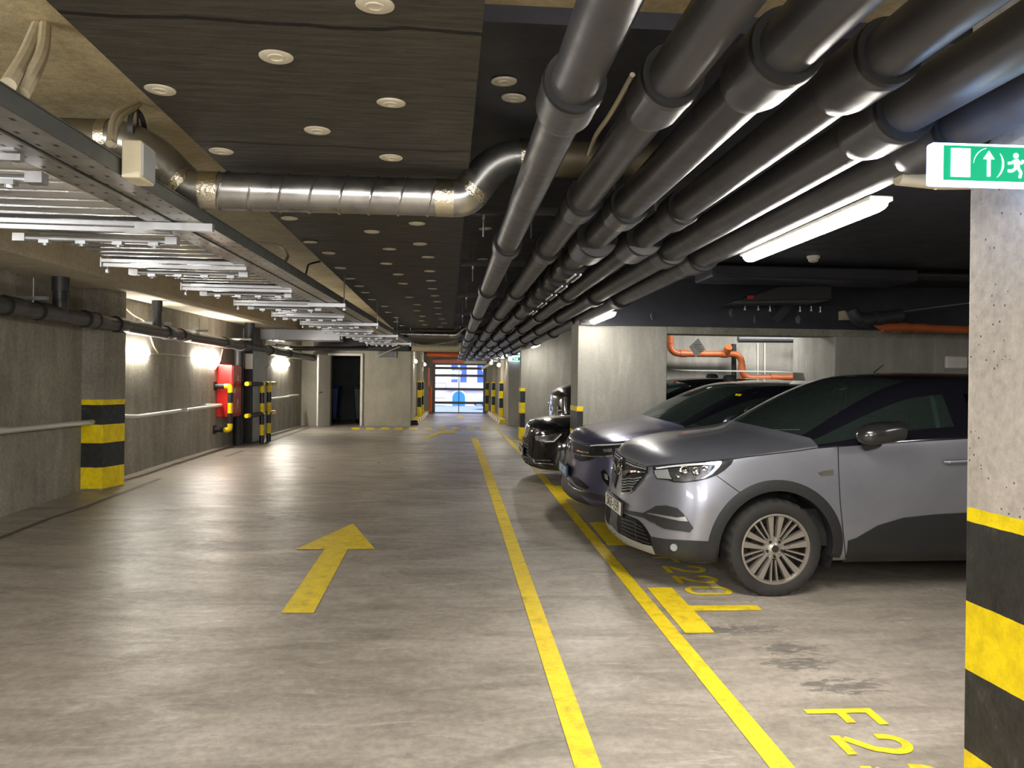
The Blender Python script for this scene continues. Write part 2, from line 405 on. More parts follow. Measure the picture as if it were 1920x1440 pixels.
mb = MB(); q = Vector((0, 0, 1)); side = ang
s0 = h0 + ang * (L * .38) - pp * .1
mb.flat([s0 + q * (zb + 1.33), s0 + side * .09 + q * (zb + 1.33), s0 + side * .09 + q * (zb + 1.45), s0 + q * (zb + 1.45)]); mb.build('door_sticker', M['red'], lf)
# vent grille over the far wall
a, b = P(708, 671, Y=YF - .02), P(743, 657, Y=YF - .02)
g = thing('vent_grille', 'grey louvred vent grille high on the pale far wall right of the store doorway', 'vent', (a.x, YF, a.z))
mb = MB(); mb.box((a.x, YF - .03, a.z), (b.x, YF, b.z)); mb.build('vent_frame', M['steel_cab'], g)
mb = MB()
for k in range(6):
    z = a.z + .02 + (b.z - a.z - .04) * k / 5.5; mb.box((a.x + .03, YF - .045, z), (b.x - .03, YF - .03, z + .012))
mb.build('vent_louvres', M['grille_dark'], g)
# lintel left of the pipes, the exit lane behind it
mb = MB(); mb.box((wr - .05, YF, 2.47), (.22, YF + .4, 3.0)); struct(mb, 'beam_lane_entry', M['lintel'])
LX, RX, YG = wr, 1.66, 29.2
mb = MB(); mb.box((LX - .3, YF + .25, .3), (LX, YG + .3, 2.9)); struct(mb, 'wall_lane_left', M['wall_far'])
mb = MB(); mb.box((RX, YF + .9, .3), (RX + .3, YG + .3, 2.9)); struct(mb, 'wall_lane_right', M['wall_far'])
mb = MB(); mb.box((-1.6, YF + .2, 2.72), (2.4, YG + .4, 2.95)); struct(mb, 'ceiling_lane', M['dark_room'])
gl, gr, gt = P(813, 730, Y=YG).x, P(909, 730, Y=YG).x, P(860, 683, Y=YG).z
mb = MB(); mb.box((LX - .1, YG, .3), (gl, YG + .3, 2.9)); mb.box((gr, YG, .3), (RX + .1, YG + .3, 2.9)); mb.box((gl, YG, gt + .12), (gr, YG + .3, 2.9)); struct(mb, 'wall_gate', M['wall_far'])
# lane piers with striped feet
def pier(x0, x1, Y0, Y1, px0, px1, zp=0, name='lane_pier'):
    zb = zf(Y0); mb = MB(); mb.box((x0, Y0, zb), (x1, Y1, 2.9)); o = struct(mb, name, M['wall_far'])
    mb = MB(); mb.box((px0, Y0 - .006, zb + .0), (px1, Y1 + .004, zb + 1.05)); mb.build('pier_paint', M['pil'], o).location = (0, 0, 0)
    return o
def banded(lo, hi, base, parent=None, name='paint_bands', mat='pil'):
    mb = MB(); mb.box(lo, hi); off = Vector((lo[0], lo[1], base))
    mb.v = [tuple(Vector(v) - off) for v in mb.v]
    me_o = mb.build(name, M[mat]); me_o.location = off
    if parent: me_o.parent = parent
    return me_o
def pier2(name, lo, hi, plo, phi, mat='wall_far'):
    mb = MB(); mb.box(lo, hi); o = struct(mb, name, M[mat])
    b = banded(plo, phi, plo[2]); b.parent = o; return o
for nm, pxa, Yp, sgn in (('pier_lane_right', 939.5, 24.1, 1), ('pier_lane_right', 925, 27.2, 1), ('pier_lane_right', 913, 28.9, 1), ('pier_lane_left', 787, 24.3, -1), ('pier_lane_left', 791.5, 26.6, -1)):
    x = P(pxa, 740, Y=Yp).x; z = zf(Yp)
    if sgn > 0: pier2(nm, (x - .02, Yp, z), (RX + .05, Yp + .3, 2.8), (x - .05, Yp - .03, z + .1), (x + .06, Yp + .31, z + 1.16))
    else: pier2(nm, (LX - .05, Yp, z), (x + .02, Yp + .3, 2.8), (x - .07, Yp - .03, z + .1), (x + .05, Yp + .31, z + 1.16))
# big pier at the lane entry carrying exit signs
YA = 21.3; xa, xb = P(953.5, 720, Y=YA).x, P(990, 720, Y=YA).x
mb = MB(); mb.box((xa, YA, .4), (xb + .6, YA + .5, 3.0)); struct(mb, 'pier_lane_entry', M['wall_far'])
# wall and pillars on the parking side
def wall_pillar(name, px_near, px_far, px_right, Y, ztop, mat='wall_right', paint_w=.07, xr=None, both=False):
    a = P(px_near, 720, Y=Y); x0 = a.x; x1 = xr if xr else P(px_right, 720, Y=Y).x
    d = ray(px_far, 720); Yb = x0 / d.x * d.y
    z = zf(Y); mb = MB(); mb.box((x0, Y, z - .2), (x1, Yb, ztop)); o = struct(mb, name, M[mat], bevel=.008)
    banded((x0 - .004, Y - .004, z), (x0 + paint_w, Yb + .004, z + 1.076), z).parent = o
    if both: banded((x1 - .09, Y - .004, z), (x1 + .004, Yb + .004, z + 1.076), z).parent = o
    return o, x0, x1, Yb
p2o, p2x, p2r, p2b = wall_pillar('pillar_second', 1083, 1070.5, 1250, 9.54, 2.60, both=True)
YB = 16.4
mb = MB(); bx = P(985, 720, Y=YB).x; xl = P(976, 720, Y=YB).x
mb.box((xl + .01, YB, .2), (7.2, YB + .35, 3.0)); wb = struct(mb, 'wall_third', M['wall_right'])
banded((xl, YB - .006, zf(YB) + .0), (bx, YB + .36, zf(YB) + 1.1), zf(YB)).parent = wb
x3, x3b = P(1565, 700, Y=9.54).x, 7.2
mb = MB(); mb.box((x3, 9.54, .1), (x3b, 10.75, 2.62)); struct(mb, 'wall_stub', M['wall_right'], bevel=.01)
mb = MB(); mb.box((2.62, 12.3, .2), (7.2, 12.5, 3.0)); struct(mb, 'wall_fourth', M['wall_right'])
# black insulated beam on top of them
zt0 = P(1400, 615, Y=9.52).z
mb = MB(); mb.box((p2x + .02, 9.48, zt0), (7.2, 10.05, 3.0)); struct(mb, 'beam_insulated', M['sheet_black'])
mb = MB(); mb.box((p2r, 9.51, zt0 - .085), (7.2, 9.85, zt0)); struct(mb, 'beam_lintel', M['lintel'])
# nearest pillar
np_ = P(1811, 1000, X=1.73)
mb = MB(); mb.box((1.73, .9, -.1), (2.15, np_.y, 3.0)); struct(mb, 'pillar_near', M['pil_near'], loc=(1.73, np_.y, zf(np_.y)), bevel=.006)
# ceiling boards
mb = MB(); mb.box((-1.10, -3, 2.72), (.085, 15.4, 2.96)); struct(mb, 'ceiling_panel', M['board'])
mb = MB(); mb.box((-1.08, 15.75, 2.70), (.1, 20.3, 2.96)); struct(mb, 'ceiling_panel_far', M['board'])
mb = MB(); mb.box((.087, 2.75, 2.94), (7.2, 20.6, 3.0)); struct(mb, 'ceiling_sheets', M['sheet_black'])
# ================================================================== ceiling services
def washer_mesh():
    mb = MB(); prof = [(0, 0), (.018, 0), (.020, .003), (.026, .003), (.028, 0), (.050, .0), (.053, -.002), (.054, -.006), (.054, -.008)]
    mb.lathe([(r, -h) for r, h in prof][::-1], seg=20); return mb
wp = None
def washer(loc, label, mat='washer', group='washers on the black ceiling board', rot=None, name='ceiling_washer', sc=1.0):
    global wp
    if wp is None or wp[0] != mat:
        o = washer_mesh().build(name, M[mat], fix=True); wp = (mat, o)
    else:
        o = wp[1].copy(); COL.objects.link(o)
    o.location = loc; o.scale = (sc,) * 3
    o.rotation_euler = rot or (random.uniform(-.06, .06), random.uniform(-.06, .06), random.random() * 6)
    return tag(o, label, 'washer', group)
near = [(703, 12), (518, 108), (300, 170), (733, 195), (595, 246), (415, 285), (733, 297), (677, 392), (543, 410), (697, 435), (782, 420), (730, 468), (582, 455), (788, 458), (616, 475), (803, 483), (724, 495), (638, 503), (806, 509), (747, 515), (658, 523), (809, 527), (755, 532), (674, 537), (811, 542), (685, 549), (768, 558), (816, 555), (698, 562), (820, 566)]
W = [P(x, y, Z=2.716) for x, y in near]
for r, xx in enumerate((-.86, -.42, -.12)):
    yy = max(w.y for w in W if abs(w.x - xx) < .22) + .9
    while yy < 15.2: W.append(Vector((xx + random.uniform(-.05, .05), yy, 2.716))); yy += .95
rows = {'left': [], 'middle': [], 'right': []}
for w in W: rows['left' if w.x < -.62 else 'middle' if w.x < -.3 else 'right'].append(w)
for rn, ws in rows.items():
    ws.sort(key=lambda v: v.y)
    near_ = {'left': 'beside the trays', 'middle': 'along the middle', 'right': 'beside the pipes'}[rn]
    for i, w in enumerate(ws): washer(w, f'pale washer on the ceiling board, {ordinal(i)} from the camera in the row {near_}')
R = [(945, 155), (963, 186), (931, 396), (910, 430), (905, 487)]
wp = None
for i, q in enumerate(R):
    washer(P(*q, Z=2.93), f'pale washer on the recessed black sheet beside the pipes, {ordinal(i)} from the camera', 'washer', 'washers on the recessed ceiling sheets')
wp = None
for i, (q, t) in enumerate((((1225, 592), 'nearest the tall grey pillar'), ((1373, 586), 'second right of the tall grey pillar'), ((1417, 599), 'third right of the tall grey pillar'), ((1498, 599), 'fourth right of the tall grey pillar'))):
    washer(P(*q, Y=9.475), f'grey washer on the black beam, {t}', 'washer_grey', 'washers on the black beam', (-PI / 2, 0, random.random()), sc=.95)
# ---- the six big drain pipes
def drain_pipe(name, label, X, Z, r, y0, y1, collars, mat, big=()):
    t = thing(name, label, 'pipe', (X, y0, Z), 'dark grey drain pipes under the ceiling')
    mb = MB(); mb.tube([(X, y0, Z), (X, y1, Z - .004 * (y1 - y0))], r, 28); mb.build('pipe_run', M[mat], t)
    for c in collars:
        z = Z - .004 * (c - y0); k = 1.6 if c in big else 1.30 if c < 3 else 1.26; ln = .34 if c in big else .20
        mb = MB(); mb.lathe([(r * .9, 0), (r * k, 0), (r * (k + .03), .02), (r * (k + .03), .035), (r * k, .045), (r * k, ln), (r * (k * .6 + .4), ln + .045), (r * 1.0, ln + .09), (r * .9, ln + .1)], (X, c, z), 'Y', 28)
        s = mb.build('pipe_socket', M[mat], t, sharp=50)
        mb = MB(); mb.lathe([(r * .95, -.012), (r * (k - .03), -.014), (r * (k + .01), -.006), (r * (k + .01), .004), (r * .95, .004)], (X, c, z), 'Y', 28)
        mb.build('seal_ring', M['rubber'], s)
    return t
seq = lambda a, b, d: [round(a + d * i, 2) for i in range(int((b - a) / d) + 1)]
drain_pipe('drain_pipe', 'thick dark grey drain pipe nearest the black ceiling board, leftmost of the six', .36, 2.60, .073, -1.5, 27, [2.33, 4.95] + seq(7.4, 26, 2.55), 'pipe')
drain_pipe('drain_pipe', 'dark grey drain pipe second from the black ceiling board, beside a loose pale cable', .63, 2.60, .071, -1.5, 27, [2.25, 3.75, 5.1] + seq(7.5, 26, 2.5), 'pipe')
p3 = drain_pipe('drain_pipe', 'dark drain pipe with a fat sleeve and shiny clamp rings, third from the ceiling board', .86, 2.59, .078, -1.5, 26.5, [2.0, 3.8, 4.65] + seq(9.6, 26, 2.5), 'pipe2', (4.65,))
for k, c in enumerate((5.55, 6.2, 6.8, 7.5, 8.3)):
    z = 2.59 - .004 * (c + 1.5); mb = MB(); mb.lathe([(.078, 0), (.108, 0), (.112, .02), (.112, .17), (.108, .19), (.078, .19)], (.86, c, z), 'Y', 28); cl = mb.build('clamp_ring', M['rubber'], p3)
    mb = MB()
    for s in (-1, 1): mb.tube([(.86 + s * .018 + .02, c - .1, z - .115), (.86 + s * .018 + .02, c + .3, z - .115)], .008, 8)
    mb.build('clamp_bolt', M['galv'], cl)
drain_pipe('drain_pipe', 'dark grey drain pipe with a fat sleeve, fourth from the ceiling board', 1.13, 2.585, .07, -1.5, 26, [2.0, 3.8, 4.6] + seq(7.55, 25, 2.4), 'pipe2', (4.6,))
drain_pipe('drain_pipe', 'dark grey drain pipe second from the bright ceiling lamp, with a lit lower edge', 1.385, 2.57, .078, -1.5, 25.5, [2.35, 4.9] + seq(7.45, 25, 2.4), 'pipe')
drain_pipe('drain_pipe', 'dark grey drain pipe right above the bright ceiling lamp, outermost of the six', 1.615, 2.55, .08, -1.5, 25, [2.42, 5.0] + seq(7.4, 25, 2.45), 'pipe')
for i, Y in enumerate((4.85, 7.0, 9.6, 12.2, 14.8, 17.4)):
    t = thing('support_rail', f'dark steel support rail across the top of the drain pipes, {ordinal(i)} from the camera', 'rail', (.1, Y, 2.76), 'support rails above the drain pipes')
    mb = MB(); mb.bar((.1, Y, 2.74), (1.85, Y, 2.74), .045, .05); mb.build('rail_channel', M['steel_dark'], t)
    for x in (.2, .49, .75, 1.0, 1.26, 1.5):
        mb = MB(); mb.tube([(x, Y, 2.58), (x, Y, 2.94)], .006, 6); mb.lathe([(.0, -.015), (.013, -.012), (.013, .012), (0, .015)], (x, Y, 2.70), 'Z', 6); mb.build('threaded_rod', M['galv'], t)
mb = MB(); mb.tube(bend([P(1186, 140, Z=2.68), P(1145, 215, Z=2.64), P(1118, 250, Z=2.66), P(1104, 290, Z=2.72)], .3), .009, 8)
tag(mb.build('loose_cable', M['cable']), 'loose pale cable hanging between the first and second drain pipes', 'cable')
# ---- spiral ducts
def spiral_duct(label, Y, z, r, xl, xr, zl, zr, seams, mat='duct'):
    t = thing('spiral_duct', label, 'duct', (xl, Y, z), 'round ventilation ducts')
    mb = MB(); mb.tube([(xl, Y, z), (xr, Y, z)], r, 28, cap=False); mb.build('duct_run', M[mat], t)
    for i in range(seams):
        x = xl + (xr - xl) * (i + .5) / seams; n = 28; lean = r * .55
        pts = [(x + lean * math.cos(a) * .5, Y + math.cos(a + PI / 2) * (r + .001) , z + math.sin(a + PI / 2) * (r + .001)) for a in [2 * PI * k / n for k in range(n)]]
        mb = MB(); mb.tube(pts, .006, 6, closed=True); mb.build('seam_rib', M[mat], t)
    # elbows: up and outwards on both sides
    for sg, x0, x1, z1 in ((-1, xl, xl - .34, zl), (1, xr, xr + .27, zr)):
        pts = bend([(x0, Y, z), (x0 + sg * .09, Y, z), (x1 - sg * .02, Y + .0, z1), (x1 + sg * .8, Y + .04, z1 + .01)], .17, 7)
        k = len(pts) - 1
        mb = MB(); mb.tube(pts[:k], r * 1.02, 28, cap=False); e = mb.build('duct_elbow', M[mat], t)
        mb = MB(); mb.tube([pts[-2], pts[-1]], r, 28); mb.build('duct_tail', M['duct_dark'], t)
        for q, wd in ((0, .055), (len(pts) // 2 - 1, .03), (k - 1, .03)):
            d = (pts[q + 1] - pts[q]).normalized(); mb = MB(); mb.tube([pts[q] - d * wd, pts[q] + d * wd * .6], r * 1.035, 28, cap=False); mb.build('foil_tape', M['foil'], e)
    return t
yd = 3.9
d0, d1 = P(392, 350, Y=yd), P(838, 358, Y=yd)
spiral_duct('shiny round spiral duct with taped elbows crossing the black ceiling board', yd, 2.592, .088, d0.x, d1.x, P(262, 262, Y=yd).z, P(955, 295, Y=yd).z, 8)
d0, d1 = P(722, 627, Y=15.55), P(848, 627, Y=15.55)
spiral_duct('small distant round duct crossing under the far end of the black ceiling board', 15.55, P(780, 627, Y=15.55).z, .062, d0.x, d1.x, 2.76, 2.76, 8)
# hanger of the near duct
mb = MB(); q = P(258, 240, Y=yd); mb.tube([(q.x, yd, 2.86), (q.x, yd, 3.0)], .006, 6); mb.lathe([(.090, -.012), (.093, -.012), (.093, .012), (.090, .012)], (q.x, yd, q.z - .01), 'X', 24)
tag(mb.build('duct_hanger', M['steel_dark']), 'dark hanger strap holding the shiny spiral duct on its left end', 'hanger')
# cream duct at the far end of the board
a, b = P(772, 652, Y=19.6), P(872, 650, Y=19.6)
mb = MB(); mb.tube(bend([(a.x, 19.6, a.z), (b.x - .1, 19.6, a.z), (b.x + .05, 19.6, a.z + .2)], .1), .085, 14)
tag(mb.build('cream_duct', M['cable']), 'dull cream duct crossing above the lane entry', 'duct')
# ---- cable trays, corrugated sheets and their supports
XR = lambda Y: -1.25 + .0345 * (Y - 2.2)
XL = lambda Y: -2.24 + .06 * (Y - 4.2)
def tray(label, o0, o1, z, hs):
    ya, yb = -1.0, 17.2; t = thing('cable_tray', label, 'cable tray', (XR(ya), ya, z), 'perforated cable trays', rot=None)
    mb = MB()
    def q(o, y, zz): return (XR(y) + o, y, zz)
    th = .003
    for (a, b, za, zb_) in ((o0, o1, z, z + th),): mb.add([q(a, ya, za), q(b, ya, za), q(b, yb, za), q(a, yb, za), q(a, ya, zb_), q(b, ya, zb_), q(b, yb, zb_), q(a, yb, zb_)], [(0,3,2,1),(4,5,6,7),(0,1,5,4),(1,2,6,5),(2,3,7,6),(3,0,4,7)])
    mb.build('tray_bottom', M['tray'], t)
    for o, h in ((o0, hs[0]), (o1, hs[1])):
        mb = MB(); mb.add([q(o - .0015, ya, z), q(o + .0015, ya, z), q(o + .0015, yb, z), q(o - .0015, yb, z), q(o - .0015, ya, z + h), q(o + .0015, ya, z + h), q(o + .0015, yb, z + h), q(o - .0015, yb, z + h)], [(0,3,2,1),(4,5,6,7),(0,1,5,4),(1,2,6,5),(2,3,7,6),(3,0,4,7)])
        mb.add([q(o - .008, ya, z + h), q(o + .008, ya, z + h), q(o + .008, yb, z + h), q(o - .008, yb, z + h), q(o - .008, ya, z + h + .004), q(o + .008, ya, z + h + .004), q(o + .008, yb, z + h + .004), q(o - .008, yb, z + h + .004)], [(0,3,2,1),(4,5,6,7),(0,1,5,4),(1,2,6,5),(2,3,7,6),(3,0,4,7)])
        mb.build('tray_side', M['tray_side'], t)
    return t
tray('perforated steel cable tray beside the black ceiling board, the outer of the two', -.122, 0, 2.45, (.03, .058))
tray('perforated steel cable tray next to the corrugated sheets, the inner of the two', -.25, -.132, 2.445, (.05, .03))
ry = [2.75 + 1.3 * k for k in range(11)]
for i, Y in enumerate([ry[0] - 2.6] + [ry[0] - 1.3] + ry):
    Y2 = Y + 1.29; mb = MB(); n = 8; pr = []
    for k in range(n):
        y = Y + (Y2 - Y) * k / n; d = (Y2 - Y) / n
        pr += [(y, 0), (y + d * .42, 0), (y + d * .5, .022), (y + d * .92, .022)]
    pr.append((Y2, 0))
    vs = [(x(y) + o, y, 2.47 + z) for y, z in pr for x, o in ((XL, 0), (XR, -.255))]
    mb.add(vs, [(2*k, 2*k+1, 2*k+3, 2*k+2) for k in range(len(pr) - 1)])
    o = mb.build('corrugated_sheet', M['sheet'], fix=False, sharp=20, loc=(XL(Y), Y, 2.47))
    o.modifiers.new('Solidify', 'SOLIDIFY').thickness = .002
    if i > 0: tag(o, f'shiny corrugated steel sheet between hanging rails, {ordinal(i - 1)} from the camera', 'metal sheet', 'corrugated sheets along the cable trays')
    else: tag(o, 'corrugated steel sheet nearest the camera, at the edge of the frame', 'metal sheet', 'corrugated sheets along the cable trays')
for i, Y in enumerate(ry):
    t = thing('hanging_rail', f'double galvanised rail under the corrugated sheets, {ordinal(i)} from the camera', 'rail', (XL(Y), Y, 2.40), 'hanging rails under the corrugated sheets')
    mb = MB(); a, b = XL(Y) - .06, XR(Y) - .19
    mb.bar((a, Y, 2.425), (b, Y + .03, 2.425), .03, .022); mb.bar((a + .01, Y - .03, 2.45), (b, Y - .01, 2.45), .024, .02); mb.build('rail_channel', M['galv'], t)
    mb = MB(); mb.box((a - .004, Y - .03, 2.41), (a + .004, Y + .02, 2.47)); mb.build('end_plate', M['galv'], t)
    if i in (1, 4, 6, 8, 10):
        mb = MB(); mb.bar((XR(Y) - .31, Y - .1, 2.425), (XR(Y) + .05, Y - .1, 2.425), .035, .035); mb.build('tray_strut', M['galv'], t)
    for x in (a + .03, XR(Y) + .035):
        if x > -1.7 and i not in (4, 6, 8, 10): continue
        mb = MB(); mb.tube([(x, Y if x < -1.7 else Y - .1, 2.37), (x, Y if x < -1.7 else Y - .1, 3.0)], .006, 6); mb.lathe([(0, -.012), (.014, -.01), (.014, .01), (0, .012)], (x, Y if x < -1.7 else Y - .1, 2.385), 'Z', 6); mb.build('threaded_rod', M['galv'], t)
    t = thing('sprinkler_tube', f'thin white tube with clips below the corrugated sheets, {ordinal(i)} from the camera', 'tube', (XL(Y), Y + .28, 2.39), 'white tubes under the corrugated sheets')
    mb = MB(); y = Y + .28; a = XL(Y) + .04; b = XR(Y) - .29
    mb.tube([(a, y, 2.42), (b, y + .02, 2.42)], .016, 10); mb.build('tube_run', M['galv'], t)
    for k in range(4):
        x = a + (b - a) * (.12 + .25 * k); mb = MB(); mb.box((x, y - .018, 2.392), (x + .05, y + .022, 2.41)); mb.lathe([(.0, -.02), (.014, -.02), (.014, 0), (0, 0)], (x + .025, y, 2.40), 'Z', 8); mb.build('tube_clip', M['galv'], t)
    mb = MB(); mb.box((a - .04, y - .02, 2.40), (a + .02, y + .02, 2.44)); mb.build('tube_bracket', M['galv'], t)
    mb = MB(); mb.box((b - .01, y - .02, 2.40), (b + .05, y + .03, 2.44)); mb.build('tube_bracket', M['galv'], t)
# conduits and junction box over the trays
def cond(pts, r, label, mat='cable', rr=.15, name='conduit', cat='conduit', group=None, seg=10):
    mb = MB(); mb.tube(bend(pts, rr, 6), r, seg); return tag(mb.build(name, M[mat]), label, cat, group)
cond([P(15, 160, Z=2.53), P(45, 110, Z=2.75), P(70, 50, Z=2.98)], .022, 'cream conduit bending down into the cable tray at the top corner, left of a pair', group='cream conduits at the tray')
cond([P(40, 178, Z=2.53), P(80, 105, Z=2.78), P(84, 50, Z=2.98)], .022, 'cream conduit bending down into the cable tray at the top corner, right of a pair', group='cream conduits at the tray')
cond([P(206, 270, Z=2.56), P(212, 215, Z=2.78), P(258, 192, Z=2.97)], .014, 'pale cable arching from the ceiling to the grey junction box, outer of two', rr=.2)
cond([P(212, 272, Z=2.56), P(220, 222, Z=2.76), P(262, 196, Z=2.97)], .012, 'pale cable arching from the ceiling to the grey junction box, inner of two', rr=.2)
q = P(195, 322, Z=2.47); q2 = P(232, 320, Z=2.47)
t = thing('junction_box', 'grey junction box clamped on the cable tray under the spiral duct', 'box', (q.x, q.y, 2.45))
mb = MB(); mb.box((XR(q.y) + .005, q.y - .05, 2.44), (XR(q.y) + .075, q.y + .09, 2.58)); mb.build('box_body', M['cable'], t, bevel=.006)
mb = MB(); mb.box((XR(q.y) + .075, q.y - .04, 2.45), (XR(q.y) + .081, q.y + .08, 2.57)); mb.build('box_lid', M['steel_cab'], t)
cond([P(476, 455, Z=2.9), P(530, 462, Z=2.9), P(540, 480, Z=2.8), P(530, 500, Z=2.62)], .014, 'pale conduit dropping to the cable tray below the spiral duct', rr=.3)
cond([P(600, 490, Z=2.96), P(578, 495, Z=2.9), P(572, 520, Z=2.66)], .010, 'thin dark cable dropping to the cable tray halfway along the board', mat='cable_dark', rr=.4)
# ---- lamps
def lamp(label, a, b, w=.085, h=.06, group='linear lamps', up=(0, 0, 1), mat='lamp'):
    a, b = Vector(a), Vector(b); d = (b - a).normalized(); u = Vector(up)
    t = thing('linear_lamp', label, 'lamp', a + u * h * .6, group)
    mb = MB(); mb.bar(a + u * h * .55 + d * .01, b + u * h * .55 - d * .01, w * 1.18, h * .35, up=u); mb.build('lamp_housing', M['lamp_body'], t, bevel=.006)
    r = d.cross(u).normalized(); mb = MB(); n = 8; prof = []
    for k in range(n + 1):
        an = PI * k / n; prof.append(r * (w / 2 * math.cos(an)) - u * (h * .62 * math.sin(an)) + u * h * .36)
    m = len(prof); st = [(a, .55), (a + d * .03, .9), (a + d * .06, 1), (b - d * .06, 1), (b - d * .03, .9), (b, .55)]
    c = u * h * .36
    vs = [p + c + (q - c) * s for p, s in st for q in prof]
    fs = [(i*m+k, i*m+k+1, (i+1)*m+k+1, (i+1)*m+k) for i in range(len(st)-1) for k in range(m-1)] + [tuple(range(m)), tuple((len(st)-1)*m + k for k in range(m))] + [(i*m, (i+1)*m, (i+1)*m+m-1, i*m+m-1) for i in range(len(st)-1)]
    mb.add(vs, fs); mb.build('lamp_diffuser', M[mat], t)
    for q in (a + d * .2, b - d * .2):
        mb = MB(); mb.tube([q + u * h * .6, q + u * (.10 if u.z > .5 else .05)], .005, 6); mb.build('lamp_rod', M['galv'], t)
    return t
LXX = 1.70
for i, (ya, yb) in enumerate(((-3.1, -1.7), (3.03, 4.47), (8.25, 9.40), (15.2, 16.2))):
    lamp(['white linear lamp behind the camera on the pipe side', 'large bright linear lamp under the outermost pipe, above the silver car', 'bright linear lamp at the top of the tall grey pillar', 'small distant lamp above the yellow and black post'][i], (LXX, ya, 2.415), (LXX, yb, 2.415), group='ceiling lamps over the parking bays', mat='lamp_soft' if i > 1 else 'lamp')
for i, (ya, yb, z) in enumerate(((9.7 + 1.12, 9.7 + 1.92, 2.05), (13.3, 14.5, 2.045), (17.95, 19.25, 2.06))):
    a = Vector((XW(ya) + .035, ya, z)); b = Vector((XW(yb) + .035, yb, z))
    lamp(['wall lamp just right of the striped column on the left wall', 'wall lamp above the red hose cabinet', 'wall lamp on the left wall behind the striped posts'][i], a, b, .11, .07, 'wall lamps on the left wall', (-1, 0, 0), 'lamp_wall')
# ================================================================== left wall
WD = Vector((.0575, 1, 0)).normalized(); WN = Vector((WD.y, -WD.x, 0))
def onwall(px, py, off):
    d = ray(px, py); a = -4.272 - .0575 * 10.762 + off
    t = a / (d.x - .0575 * d.y); return CAM0 + d * t
def wallpt(Y, off, z): return Vector((XW(Y) + off, Y, z))
t = thing('wall_drain_pipe', 'long dark grey drain pipe running along the left wall under the soffit', 'pipe', wallpt(3, .3, 2.4))
a, b = onwall(0, 572, .3), onwall(588, 671, .3)
a = a + (a - b) * .35
mb = MB(); mb.tube(bend([a, b, b + Vector((-.05, .25, -.02))], .2), .082, 24); mb.build('pipe_run', M['pipe'], t)
L = (b - a).length; d = (b - a).normalized()
for px, in ((8,), (70,), (158,), (176,), (216,), (310,), (338,), (420,), (452,), (505,), (540,)):
    q = onwall(px, 571 + 100 * px / 588, .3); mb = MB()
    mb.tube([q, q + d * .02, q + d * .03, q + d * .22, q + d * .26], [.082, .096, .096, .094, .084], 24); s = mb.build('pipe_socket', M['pipe'], t)
    mb = MB(); mb.tube([q - d * .012, q + d * .008], .098, 24); mb.build('seal_ring', M['rubber'], s)
for px, r in ((113, .085), (294, .07), (468, .09)):
    q = onwall(px, 571 + 100 * px / 588, .3)
    mb = MB(); mb.tube([q, (q.x, q.y, 2.62)], r * .88, 18); mb.tube([(q.x, q.y, 2.60), (q.x, q.y, 2.75)], r, 18); mb.build('branch_pipe', M['pipe2'], t)
for i, px in enumerate((60, 300, 372, 455, 520)):
    q = onwall(px, 571 + 100 * px / 588, .3); z = q.z + .115; p0 = wallpt(q.y, -.02, z)
    t = thing('pipe_bracket', f'galvanised bracket arm holding the wall drain pipe, {ordinal(i)} from the camera', 'bracket', p0, 'brackets of the wall drain pipe')
    mb = MB(); mb.bar(p0, p0 + WN * .48, .05, .035); mb.build('bracket_arm', M['galv'], t)
    mb = MB(); mb.tube([p0 + WN * .34 + Vector((0, 0, -.2)), p0 + WN * .34 + Vector((0, 0, .2))], .006, 6); mb.build('threaded_rod', M['galv'], t)
def rail(label, pts, r=.026, group='guard tubes on the left wall'):
    t = thing('guard_tube', label, 'rail', pts[0], group)
    mb = MB(); mb.tube(bend(pts, .08), r, 14); mb.build('tube_run', M['steel_rail'], t)
    for q in (pts[0], pts[-1]):
        mb = MB(); mb.bar(q, q - WN * .12 + WD * .0, .03, .03); mb.build('tube_bracket', M['galv'], t)
    return t
rail('bright steel guard tube along the near left wall ending at the striped column', [onwall(-90, 818, .11), onwall(183, 790, .13)], .03)
rail('second bright tube overlapping the guard tube at the frame edge of the left wall', [onwall(-90, 806, .12), onwall(35, 806, .11)], .028)
rail('bright steel guard tube between the striped column and a joint plate', [onwall(221, 780, .05), onwall(256, 781, .12), onwall(338, 770, .12)])
rail('bright steel guard tube ending at the red hose cabinet', [onwall(350, 768.5, .12), onwall(414, 760, .12)])
rail('short bright tube just above the guard tube beside the red cabinet', [onwall(385, 759.5, .10), onwall(415, 759, .10)], .022)
rail('bright steel guard tube beyond the striped posts', [onwall(508, 748, .10), onwall(540, 744, .10)])
rail('farthest bright guard tube near the corner of the left wall', [onwall(541, 742.5, .08), onwall(559, 741, .08)])
mb = MB(); q = onwall(344, 769, .12); mb.bar(q - WD * .12, q + WD * .12, .012, .05); tag(mb.build('joint_plate', M['galv']), 'small steel plate joining two guard tubes on the left wall', 'plate')
# cables on the wall
def wcab(label, pts, r=.012, off=.02, mat='cable'):
    mb = MB(); mb.tube(bend([onwall(x, y, off) for x, y in pts], .25, 5), r, 7); return tag(mb.build('wall_cable', M[mat]), label, 'cable')
wcab('cream cable looping down the wall from the soffit to the lamp by the striped column', [(224, 566), (250, 592), (272, 600), (288, 650), (296, 661)])
wcab('thin cable on the wall joining the first two wall lamps', [(272, 663), (316, 664), (362, 670)], .008)
wcab('short cream cable drooping from the second wall lamp behind the red cabinet', [(417, 655), (412, 680), (403, 692)], .013)
wcab('faint cable hanging in a loop on the wall left of the red cabinet', [(383, 680), (390, 692), (402, 694)], .005)
wcab('dark cable crossing the wall beside the third lamp', [(498, 690), (512, 676), (520, 672)], .008, .02, 'cable_dark')
